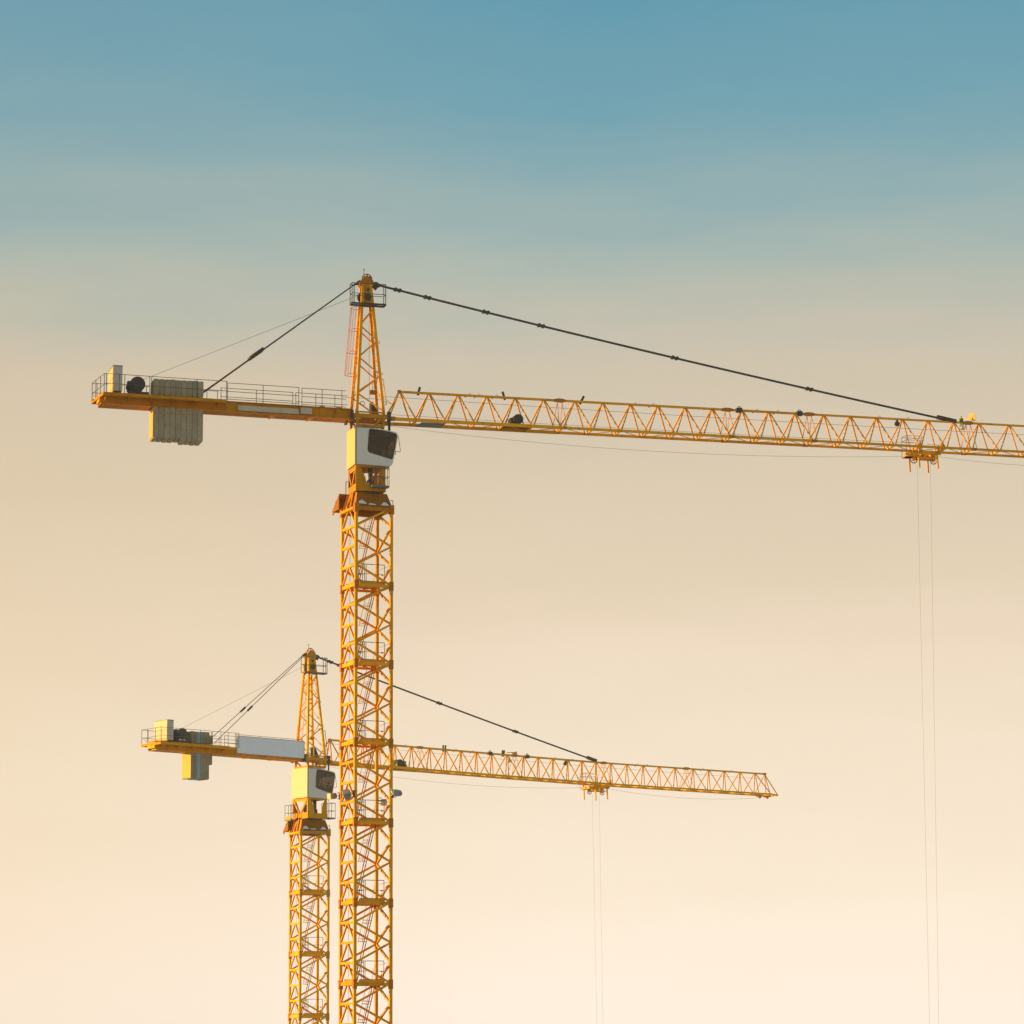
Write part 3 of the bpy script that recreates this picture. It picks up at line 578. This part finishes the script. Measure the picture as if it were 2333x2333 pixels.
def trolley(F, root, uc, zo=0.0):
    T = lambda u, v, z: F(uc + u, v, z + zo)
    vv = F(0, 1, 0) - F(0, 0, 0)
    b = MB()
    for v in (-.62, .62):
        b.box(T, (-.62, v - .05, 4.70), (.82, v + .05, 4.90))
    b.box(T, (-.62, -.57, 4.72), (-.50, .57, 4.86)); b.box(T, (.52, -.57, 4.72), (.64, .57, 4.86)); b.box(T, (-.5, -.3, 4.50), (.75, -.22, 4.60)); b.box(T, (-.5, .22, 4.50), (.75, .30, 4.60)); b.box(T, (-.08, -.3, 4.6), (.02, .3, 4.85))
    t = b.build('trolley', YEL, root)
    for u, dz in ((-.58, 0), (.60, 0)):
        for v in (-.70, .70):
            strut('guide_leg', T(u - .01, v, 3.87), T(u - .05, v, 4.80), .085, YEL, t, ref=vv)
            b = MB(); s_ = -1 if v < 0 else 1; top = 5.44 if (u < 0 and v < 0) else 5.22
            b.prism([(u - .09, 4.76), (u + .11, 4.76), (u + .07, top), (u - .03, top)], T, v + s_ * .09, v + s_ * .14); b.tube(T(u + .01, v - s_ * .02, 5.08), T(u + .01, v + s_ * .10, 5.08), .07, 12); b.box(T, (u - .07, min(v - s_ * .04, v + s_ * .14), 4.77), (u + .09, max(v - s_ * .04, v + s_ * .14), 4.88)); b.build('wheel_box', YEL, t)
    for u in (-.64, .63):
        b = MB(); b.ring(T(u, 0, 4.46), vv, .20, .026, 22, 6)
        for k in range(5): a = k * 2 * math.pi / 5; b.tube(T(u, 0, 4.46), T(u + .19 * math.cos(a), 0, 4.46 + .19 * math.sin(a)), .016, 5)
        b.tube(T(u, -.05, 4.46), T(u, .05, 4.46), .05, 10); b.build('rope_pulley', DRK, t)
        b = MB(); b.prism([(u - .13, 4.74), (u + .13, 4.74), (u + .05, 4.42), (u - .05, 4.42)], T, -.09, -.06); b.prism([(u - .13, 4.74), (u + .13, 4.74), (u + .05, 4.42), (u - .05, 4.42)], T, .06, .09); b.build('pulley_bracket', YEL, t)
    b = MB(); u0, u1, v0, v1 = -1.15, -.14, -.15, .52
    b.box(T, (u0, v0, 4.62), (-.7, v1, 4.65))
    for h in (5.62, 5.88): b.path([T(u1, v0, h), T(u0, v0, h), T(u0, v1, h), T(u1 + (.35 if h > 5.8 else 0), v1, h)], .013, 5)
    for u, v in ((u0, v0), (u0, v1), (u1, v0), (u1, v1)): b.tube(T(u, v, 4.62), T(u, v, 5.88), .015, 6)
    b.build('inspection_basket', GAL, t)
    b = MB(); b.box(T, (-1.12, -.56, 4.62), (-.66, .40, 4.84)); b.build('trolley_end_plate', YEL, t)
    b = MB(); b.tube(T(.0, -.55, 5.32), T(.98, -.55, 5.30), .016, 5); b.box(T, (.86, -.72, 4.95), (1.0, -.5, 5.42)); b.build('limit_bar', YEL, t)
    return t

def polytube(name, pts, r, mat, root, n=6):
    b = MB(); b.path(pts, r, n); return b.build(name, mat, root)
def sag(F, p, q, s, n=14, v=0.0):
    return [F(p[0] + (q[0] - p[0]) * i / n, v, p[1] + (q[1] - p[1]) * i / n - 4 * s * (i / n) * (1 - i / n)) for i in range(n + 1)]

def jib_tie(F, root, p, q, s, joints, w_=.088, sleeve=1.25):
    b = MB(); pts = lambda t: (p[0] + (q[0] - p[0]) * t, p[1] + (q[1] - p[1]) * t - 4 * s * t * (1 - t))
    n = 16
    for v in (-.055, .055):
        for i in range(n):
            a, c = pts(i / n), pts((i + 1) / n); b.beam(F(a[0], v, a[1]), F(c[0], v, c[1]), .035, w_, (0, 0, 1))
    t = b.build('jib_tie', DRK, root)
    d = Vector((q[0] - p[0], 0, q[1] - p[1])).normalized()
    for u in joints:
        k = (u - p[0]) / (q[0] - p[0]); c = pts(k); b = MB()
        for o_ in (-.13, .13):
            x = (c[0] + d.x * o_, c[1] + d.z * o_); b.tube(F(x[0], -.12, x[1]), F(x[0], .12, x[1]), .105, 12)
        b.beam(F(c[0] - d.x * .2, 0, c[1] - d.z * .2), F(c[0] + d.x * .2, 0, c[1] + d.z * .2), .16, .14); b.build('coupling', DRK, t)
    b = MB(); a = (q[0] - d.x * sleeve, q[1] - d.z * sleeve); b.beam(F(a[0], 0, a[1] + .02), F(q[0], 0, q[1] + .02), .17, .23); b.build('end_sleeve', DRK, t)
    return t

def wind_vane(F, root, u, z, kind):
    if kind == 'A':
        o_ = F(u, 0, 0); e_ = F(1, 0, 0) - F(0, 0, 0); a_ = math.atan2(e_.y, e_.x) - R(58)
        def V(q, d, z_): return Vector((o_.x + q * math.cos(a_) - d * math.sin(a_), o_.y + q * math.sin(a_) + d * math.cos(a_), o_.z + z_))
        b = MB(); b.beam(V(-.72, 0, z + .44), V(.36, 0, z + .10), .03, .06); vn = b.build('wind_vane', ORG, root)
        b = MB(); b.prism([(-.12, z + .22), (-.02, z + .60), (.30, z + .54), (.34, z + .28), (.42, z + .06)], V, -.02, .02); b.build('vane_plate', ORG, vn)
        b = MB(); b.tube(F(u - .58, 0, z + .02), F(u - .58, 0, z + .26), .12, 12); b.tube(F(u - .58, 0, z + .26), F(u - .58, 0, z + .40), .03, 8); b.build('lamp_cap', GRN, vn)
        b = MB(); b.tube(F(u - .56, 0, z - .42), F(u - .56, 0, z - .06), .17, 14, .10); b.build('lamp_globe', WHT, vn)
    else:
        b = MB(); b.beam(F(u - .85, 0, z + .18), F(u + .05, 0, z + .26), .03, .05); b.tube(F(u, 0, z), F(u, 0, z + .25), .02, 6); vn = b.build('wind_vane', ORG, root)
        b = MB(); b.prism([(u - .40, z + .20), (u + .18, z + .34), (u + .18, z + .10), (u - .1, z + .08)], F, -.02, .02); b.build('vane_plate', ORG, vn)
        b = MB(); b.prism([(u - .85, z - .55), (u - .55, z - .58), (u - .58, z - .18), (u - .68, z - .12)], F, -.12, .12); b.build('lamp_globe', WHT, vn)

def small_fittings(F, root, zt, eyes, tabs, lamps, spools):
    vv = F(0, 1, 0) - F(0, 0, 0)
    for u in eyes:
        b = MB(); b.ring(F(u, 0, zt + .07), vv, .065, .014, 10, 5, -1.9, 1.9); b.box(F, (u - .32, -.03, zt - .11), (u - .24, .03, zt - .05)); b.build('line_eye', BRN, root)
    for u, tl in tabs:
        b = MB(); b.beam(F(u - tl * .4, 0, zt - .14), F(u + tl * .6, 0, zt + .34), .05, .13, F(1, 0, 0) - F(0, 0, 0)); b.build('line_post', DRK, root)
    for u in lamps:
        b = MB(); b.box(F, (u - .16, -.14, zt - .12), (u + .16, .14, zt + .14)); b.ring(F(u + .02, 0, zt + .16), vv, .08, .022, 10, 5, -1.8, 1.8); b.build('warning_lamp', DRK, root)
    for u in spools:
        b = MB(); b.tube(F(u, -.06, zt - .28), F(u, .06, zt - .28), .15, 18); b.box(F, (u - .05, -.05, zt - .2), (u + .05, .05, zt)); b.build('rope_spool', DRK, root)

def snow(F, root_loc, poly, F_surf, th, label, group):
    """thick drift: polygon on a sloping panel raised in a rounded cushion"""
    cu = sum(p[0] for p in poly) / len(poly); cz = sum(p[1] for p in poly) / len(poly)
    n = len(poly); rings = [(1.0, 0.0), (.96, .45), (.78, .85), (.45, 1.0)]
    vs = []; fs = []
    for s_, h in rings: vs += [F_surf(cu + (u - cu) * s_, cz + (z - cz) * s_, th * h) for u, z in poly]
    vs.append(F_surf(cu, cz, th * 1.05)); 
    for r in range(len(rings) - 1): fs += [(r * n + i, r * n + (i + 1) % n, (r + 1) * n + (i + 1) % n, (r + 1) * n + i) for i in range(n)]
    k = (len(rings) - 1) * n; fs += [(k + i, k + (i + 1) % n, len(vs) - 1) for i in range(n)]; fs.append(tuple(reversed(range(n))))
    b = MB(); b.add([Vector(x) + root_loc for x in vs], fs, True); o = b.build('snow_patch', SNO)
    return tag(o, label, 'snow', group)

def floodlight(F, loc, c, aim, post, size, label, tilt=-.25, roll=0.0):
    """c: housing centre; aim: horizontal direction (a,b) the lens faces; post: clamp point on the mast"""
    e = empty('floodlight', loc + F(*post)); o = loc + F(*post)
    ax = F(aim[0], aim[1], 0) - F(0, 0, 0); ax = (ax.normalized() + Vector((0, 0, tilt))).normalized(); sx_ = ax.cross(Vector((0, 0, 1))).normalized(); uz = sx_.cross(ax)
    sx_, uz = sx_ * math.cos(roll) + uz * math.sin(roll), uz * math.cos(roll) - sx_ * math.sin(roll)
    cc = loc + F(*c) - o; w_, h_, d_ = size
    def ringv(t, kw, kh): return [cc + ax * t + sx_ * (i * w_ / 2 * kw) + uz * (j * h_ / 2 * kh) for i, j in ((-1, -1), (1, -1), (1, 1), (-1, 1))]
    b = MB(); v = ringv(d_ / 2, 1, 1) + ringv(d_ * .1, 1, 1) + ringv(-d_ * .28, .96, .92) + ringv(-d_ / 2, .7, .3)
    b.add(v, [(0, 1, 2, 3)] + [(r * 4 + i, r * 4 + (i + 1) % 4, r * 4 + 4 + (i + 1) % 4, r * 4 + 4 + i) for r in range(3) for i in range(4)] + [(15, 14, 13, 12)]); b.build('housing', LMP, e)
    b = MB(); v = [x + ax * .012 for x in ringv(d_ / 2, .9, .88)] + [x + ax * .03 for x in ringv(d_ / 2, .82, .78)]
    b.add(v, [(0, 1, 2, 3), (4, 5, 6, 7)] + [(i, (i + 1) % 4, 4 + (i + 1) % 4, 4 + i) for i in range(4)]); b.build('lens', LNS, e)
    b = MB()
    for s_ in (-1, 1): b.path([cc + sx_ * (s_ * (w_ / 2 + .02)), cc + sx_ * (s_ * (w_ / 2 + .02)) - ax * d_ * .4 - uz * .02, cc * .35], .016, 5)
    b.tube(cc * .35, (0, 0, 0), .022, 6); b.build('bracket', DRK, e)
    b = MB(); z = Vector((0, 0, 1)); q = F(.13, 0, 0) - F(0, 0, 0); q2 = F(0, .13, 0) - F(0, 0, 0)
    cl = cc.normalized() * .06; b.beam(cl - z * .2, cl + z * .2, .07, .12, ax)
    for dz in (-.16, .16): b.beam(cl + z * dz - q * 1.2, cl + z * dz + q * 1.6, .03, .035)
    b.build('clamp', DRK, e)
    return tag(e, label, 'floodlight', 'floodlights clamped round the front mast')

# ------------------------------------------------------------------ FRONT CRANE
def crane(name, pos, ztop, yaw_m, yaw_j, nsec, label, off=None):
    root = empty(name, (pos[0], pos[1], 0)); tag(root, label, 'crane', 'tower cranes')
    Fm = frame(yaw_m, ztop); Fj = frame(yaw_j, ztop); Fo = frame(yaw_j, ztop, off) if off else Fj
    base = ztop - nsec * H
    b = MB(); b.box(lambda x, y, z: Fm(x, y, z - ztop), (-2.6, -2.6, 0.0), (2.6, 2.6, base - .05)); b.build('foundation', CON, root)
    for i in range(nsec): mast_section(Fm, root, -(nsec - i) * H, True)
    slewing_support(Fm, root); 
    return root, Fm, Fj, Fo

# front crane ------------------------------------------------------
PA = (-8.122, 165.514); ZA = 29.404 + EYE
rootA, FmA, FjA, FoA = crane('tower_crane', PA, ZA, 0.4255, R(16.0), 7, 'tall front yellow tower crane, its jib running out of the picture on the right')
slew_column(FjA, rootA, 'A'); cab(FjA, rootA, 'A'); tower_head(FjA, rootA)
rs = [(-15.0, -12.5, -1.28, 5.50, (1.06, .52), (-14.9, -14.2, -13.9, -12.52)), (-12.42, -8.2, -1.28, 5.50, (1.06, .52), (-12.42, -9.9, -8.26)),
      (-8.12, -4.06, -.72, 5.50, (1.10, .62, .18), (-8.1, -6.1, -4.08)), (-3.9, -1.4, -.72, 5.50, (1.08, .60, .15), (-3.9, -2.75, -1.62)),
      (-15.3, -11.0, 1.28, 5.50, (1.04, .5), (-15.05, -14.2, -13.2, -12.3)), (-10.0, -8.25, 1.28, 5.50, (1.04, .55, .3), (-9.9, -9.3, -8.9, -8.3)),
      (-8.24, -4.11, .72, 5.50, (1.12, .62, .18), (-8.2, -6.2, -4.12)), (-3.95, -1.0, .72, 5.50, (1.12, .60, .18), (-3.95, -2.8, -1.7))]
GA = counter_jib(FjA, rootA, -15.32, -8.27, (-12.20, -9.42, 9, 6.62, 3.30, 3.22), False, None, -13.05, -14.46, rs, 0.30)
topsA = [1.88, 3.59, 5.29, 6.99, 8.67, 10.36, 12.25, 13.92, 15.6, 17.27, 18.93, 20.6, 22.46, 24.11, 25.75, 27.56, 29.23, 30.9, 32.57, 34.2, 35.86, 37.5, 39.46, 41.4, 43.35, 45.3]
jib(FoA, rootA, None, [11.32, 21.53, 26.64, 36.79], topsA, 6.87, 5.14, 46.2)
trolley(FoA, rootA, 33.86)
jib_tie(FjA, rootA, (.50, 13.02), (36.03, 6.90), .16, (1.75, 3.5, 6.95, 10.25, 18.35, 26.7))
for v in (-.36, .36):
    t = polytube('counter_jib_tie', [FjA(-.72, v * .25, 12.97), FjA(-9.75, v, 6.28 - .38), FjA(-9.8, v, 5.7)], .034, DRK, rootA)
    b = MB(); b.tube(FjA(-6.75, v * .75, 8.30), FjA(-6.0, v * .69, 8.86), .10, 10); b.build('turnbuckle', DRK, t)
polytube('hoist_rope', [FjA(-.45, 0, 12.36), FjA(-12.8, 0, 6.72)], .010, ROP, rootA)
polytube('jib_rope', sag(FjA, (.1, 12.3), (.12, 6.2), 0, 2), .010, ROP, rootA)
polytube('jib_rope', sag(FjA, (.9, 6.55), (46, 6.36), .10, 18), .010, ROP, rootA)
polytube('jib_rope', sag(FjA, (1.2, 5.55), (33.3, 5.50), .06, 18, .1), .009, ROP, rootA)
polytube('trolley_rope', sag(FjA, (1.3, 4.87), (32.9, 4.66), .58, 22), .0075, ROP, rootA)
polytube('trolley_rope', sag(FjA, (34.8, 4.72), (46, 4.60), .20, 10), .0075, ROP, rootA)
polytube('safety_rope', [FjA(-1.3, .72, 6.55), FjA(.6, .4, 6.48), FjA(1.5, 0.22, 6.2)], .010, ROP, rootA)
polytube('safety_rope', [FjA(.55, -.55, 6.55), FjA(1.42, -.32, 6.02)], .010, ROP, rootA)
b = MB(); b.box(FjA, (33.05, -.2, -30.6), (33.85, .2, -29.8)); b.tube(FjA(33.45, 0, -31.0), FjA(33.45, 0, -30.6), .08, 10); b.ring(FjA(33.45, 0, -31.15), FjA(0, 1, 0) - FjA(0, 0, 0), .15, .04, 16, 6); b.build('hook_block', BRN, rootA)
polytube('hoist_fall', [FjA(33.44, 0, 4.40), FjA(33.16, 0, -29.8)], .0062, FAL, rootA); polytube('hoist_fall', [FjA(34.29, 0, 4.40), FjA(33.72, 0, -29.8)], .0062, FAL, rootA)
small_fittings(FoA, rootA, 6.87, (6.0, 6.55, 7.6, 15.9, 17.0, 23.4, 24.7, 31.1, 32.95), ((2.99, .12), (8.01, -.14), (12.64, .26)), (22.27, 26.03), (32.22,))
wind_vane(FoA, rootA, 36.95, 6.87, 'A')
b = MB(); b.box(FoA, (7.9, -.55, 5.21), (9.6, .55, 5.25)); b.tube(FoA(8.75, -.42, 5.58), FoA(8.75, .12, 5.58), .29, 20); b.box(FoA, (8.32, -.3, 5.25), (8.62, .3, 5.66)); b.build('trolley_winch', DRK, rootA)
b = MB(); b.box(FoA, (3.0, -.6, 5.02), (4.4, .6, 5.05)); b.build('walkway_grating', PLT, rootA)

# rear crane ------------------------------------------------------
PB = (-14.702, 217.056); ZB = 15.028 + EYE
def offB(u): return 0.0 if u < 0 else (-.0125 * u if u < 26 else -.325)
YEL, DRK, GAL, BRN, CRM, YELSH = YELB, DRKB, GALB, BRNB, CRMB, YELSHB  # rear palette: haze, sun and shade tones painted into its colours
rootB, FmB, FjB, FoB = crane('tower_crane', PB, ZB, 0.4213, R(38.5), 4, 'smaller rear yellow tower crane with blank pale board, whole jib in view', offB)
slew_column(FjB, rootB, 'B'); cab(FjB, rootB, 'B'); tower_head(lambda u, v, z: FjB(u, v, z if z < 5.4 else 5.4 + (z - 5.4) * .968), rootB, False)
rsB = [(-13.4, -9.3, -1.28, 5.48, (1.06, .5), (-12.9, -11.4, -10.2, -9.3)), (-9.2, -7.0, -1.28, 5.48, (1.06, .55, .3), (-9.2, -8.5, -7.9, -7.3, -7.0)),
       (-13.4, -7.2, 1.28, 5.48, (1.06, .5), (-12.9, -11.5, -10.0, -8.6, -7.0)), (-6.9, -1.2, .72, 5.45, (1.1, .6), (-6.9, -4.8, -3.0, -1.3)), (-6.9, -1.2, -.80, 5.45, (1.06, .6), (-6.9, -4.9, -3.0, -1.3))]
GB = counter_jib(FjB, rootB, -13.42, -7.25, (-10.52, -8.76, 7, 6.52, 3.20, 3.22), True, None, -11.15, -12.62, rsB)
topsB = [1.72, 3.18, 4.65, 6.11, 7.58, 9.08, 10.78, 12.25, 13.74, 15.2, 16.67, 18.15, 19.75, 21.2, 22.66, 24.12, 25.56, 26.98, 28.5, 30.15, 31.82, 33.5, 35.2, 37.12, 38.8, 40.48, 42.2, 43.87]
jib(FoB, rootB, None, [9.9, 18.89, 27.76, 36.4], topsB, 6.77, 5.08, 45.0)
b = MB(); b.box(FoB, (44.75, -.09, 6.68), (45.08, .09, 6.86)); e_ = b.build('jib_end_frame', BRN, rootB)
for v in (-.7, .7):
    strut('end_post', FoB(44.95, 0, 6.75), FoB(45.98, v * .6, 5.06), .085, YEL, e_, shape='round'); strut('end_post', FoB(44.95, 0, 6.75), FoB(44.4, v, 5.1), .07, YEL, e_, shape='round'); strut('end_beam', FoB(45.0, v, 5.08), FoB(45.98, v * .6, 5.06), .11, YEL, e_)
b = MB(); b.box(FoB, (45.85, -.44, 5.0), (45.97, .44, 5.12)); b.build('end_bar', YEL, e_)
for u in (44.2, 45.05): b = MB(); b.box(FoB, (u, -.3, 4.90), (u + .3, .3, 5.02)); b.tube(FoB(u + .15, -.06, 4.88), FoB(u + .15, .06, 4.88), .12, 14); b.build('end_pulley_block', BRN, e_)
trolley(FoB, rootB, 26.95)
jib_tie(FjB, rootB, (.50, 12.76), (27.05, 6.55), .06, (1.72, 2.6, 11.7, 19.0), .085, 1.0)
for v in (-.66, .66):
    t = polytube('counter_jib_tie', [FjB(-.72, v * .2, 12.70), FjB(-8.62, v, 5.9)], .024, DRK, rootB)
    b = MB(); b.tube(FjB(-5.75, v * .709, 8.37), FjB(-5.35, v * .669, 8.715), .075, 10); b.build('turnbuckle', DRK, t)
polytube('hoist_rope', [FjB(-.45, 0, 12.05), FjB(-11.0, 0, 6.8)], .008, ROP, rootB)
polytube('jib_rope', [FoB(u, 0, z) for u, z in ((.9, 6.5), (15, 6.42), (28, 6.40), (45, 6.36))], .008, ROP, rootB)
polytube('trolley_rope', sag(FjB, (1.2, 4.85), (26.1, 4.45), .55, 20), .008, ROP, rootB)
polytube('trolley_rope', sag(FjB, (27.9, 4.48), (45.2, 4.55), .42, 14), .008, ROP, rootB)
b = MB(); b.box(FjB, (26.75, -.2, -15.7), (27.5, .2, -15.0)); b.ring(FjB(27.1, 0, -16.0), FjB(0, 1, 0) - FjB(0, 0, 0), .15, .04, 16, 6); b.build('hook_block', BRN, rootB)
polytube('hoist_fall', [FjB(26.60, 0, 4.0), FjB(26.83, 0, -15.0)], .006, FAL, rootB); polytube('hoist_fall', [FjB(27.30, 0, 4.0), FjB(27.44, 0, -15.0)], .006, FAL, rootB)
small_fittings(FoB, rootB, 6.77, (8.6, 13.3, 14.9, 22.9, 24.6, 31.3, 32.3, 38.2, 41.3), ((12.05, .06), (12.25, .1), (17.7, .06), (17.85, .1)), (16.5, 20.1), (23.9,))
wind_vane(FoB, rootB, 18.95, 6.77, 'B')
b = MB(); b.box(FoB, (7.2, -.55, 5.15), (8.6, .55, 5.19)); b.box(FoB, (7.5, -.45, 5.19), (8.3, .25, 5.62)); b.tube(FoB(7.7, -.55, 5.5), FoB(7.7, .3, 5.5), .22, 16); b.build('trolley_winch', DRK, rootB)

# ------------------------------------------------------------------ signs
LA, LB = Vector((*PA, 0)), Vector((*PB, 0))
sb = empty('sign_board', LB + FjB(-4.05, -.9, 5.2)); o_ = FjB(-4.05, -.9, 5.2)
b = MB(); S = lambda u, v, z: FjB(u, v, z - .012 * u) - o_
b.box(S, (-6.95, -.96, 5.13), (-1.17, -.93, 6.40)); b.build('board', SGN, sb)
b = MB()
for z in (5.13, 6.37): b.box(S, (-6.95, -.972, z), (-1.17, -.962, z + .03))
for u in (-6.95, -1.20): b.box(S, (u, -.973, 5.16), (u + .03, -.963, 6.37))
b.build('board_frame', GAL, sb)
tag(sb, 'blank pale grey board fixed along the counter jib of the rear crane', 'sign')
sa = empty('sign_board', LA + FjA(-5.4, -.62, 5.1)); o2 = FjA(-5.4, -.62, 5.1)
S2 = lambda u, v, z: FjA(u, v, z - .010 * u) - o2
b = MB(); b.box(S2, (-7.5, -.635, 5.10), (-4.05, -.615, 5.40)); b.build('board', SGA, sa)
b = MB(); b.box(S2, (-3.95, -.635, 5.14), (-3.30, -.615, 5.50)); b.build('board', SGA, sa)
tag(sa, 'low faded pale strip along the side of the front crane counter jib', 'sign')

# ------------------------------------------------------------------ snow on the skirts
def surf(Fm):
    def S(a, z, h):
        t = (z - .06) / .78; b_ = -1.09 + .29 * t; return Fm(a, b_ - .012 - h * .94, z + h * .34)
    return S
for Fm, loc, who in ((FmA, LA, 'front'), (FmB, LB, 'rear')):
    S = surf(Fm)
    snow(Fm, loc, [(-.92, .14), (-.90, .25), (-.80, .34), (-.70, .37), (-.60, .31), (-.50, .24), (-.42, .14)], S, .07, f'larger snow drift near the left end of the {who} crane skirt', 'snow on the crane skirts')
    snow(Fm, loc, [(-.34, .11), (-.28, .19), (-.05, .18), (.12, .15), (.14, .11)], S, .04, f'thin snow streak in the middle of the {who} crane skirt', 'snow on the crane skirts')
    snow(Fm, loc, [(.40, .11), (.48, .22), (.62, .33), (.74, .28), (.92, .13), (.92, .11)], S, .07, f'peaked snow drift near the right end of the {who} crane skirt', 'snow on the crane skirts')

# ------------------------------------------------------------------ floodlights on the front mast
floodlight(FmA, LA, (-1.62, -1.32, -16.02), (-.9, .45), (-1.10, -1.10, -15.98), (.42, .40, .40), 'grey floodlight on the near corner of the front mast, seen from behind as a diamond', -.35, .7)
floodlight(FmA, LA, (-1.42, 1.45, -15.92), (-1.0, -.30), (-1.05, 1.10, -15.92), (.36, .34, .46), 'dark floodlight on the left corner of the front mast, facing the rear crane cab', -.12)
floodlight(FmA, LA, (1.33, -1.22, -15.88), (-.9, -.35), (1.08, -1.08, -15.95), (.30, .34, .62), 'pale grey floodlight jutting out on the right side of the front mast', .06)
floodlight(FmA, LA, (1.58, 1.28, -16.18), (-.5, -1.0), (1.10, 1.10, -16.12), (.32, .32, .40), 'small grey floodlight behind the railing at the back corner of the front mast', -.3)

# ------------------------------------------------------------------ evening haze in the air between the camera and the cranes
hm = bpy.data.materials.new('evening_haze'); hm.use_nodes = True; ht = hm.node_tree; ht.nodes.clear()
ho = ht.nodes.new('ShaderNodeOutputMaterial'); hv = ht.nodes.new('ShaderNodeVolumePrincipled'); hv.inputs['Color'].default_value = (0.92, 0.90, 0.86, 1); hv.inputs['Density'].default_value = 0.0002
ht.links.new(hv.outputs[0], ho.inputs['Volume'])
b = MB(); b.box(lambda x, y, z: Vector((x, y, z)), (-150, -20, -1), (150, 320, 50)); tag(b.build('haze', hm), 'thin warm evening haze filling the air around both cranes', 'haze', kind='stuff')
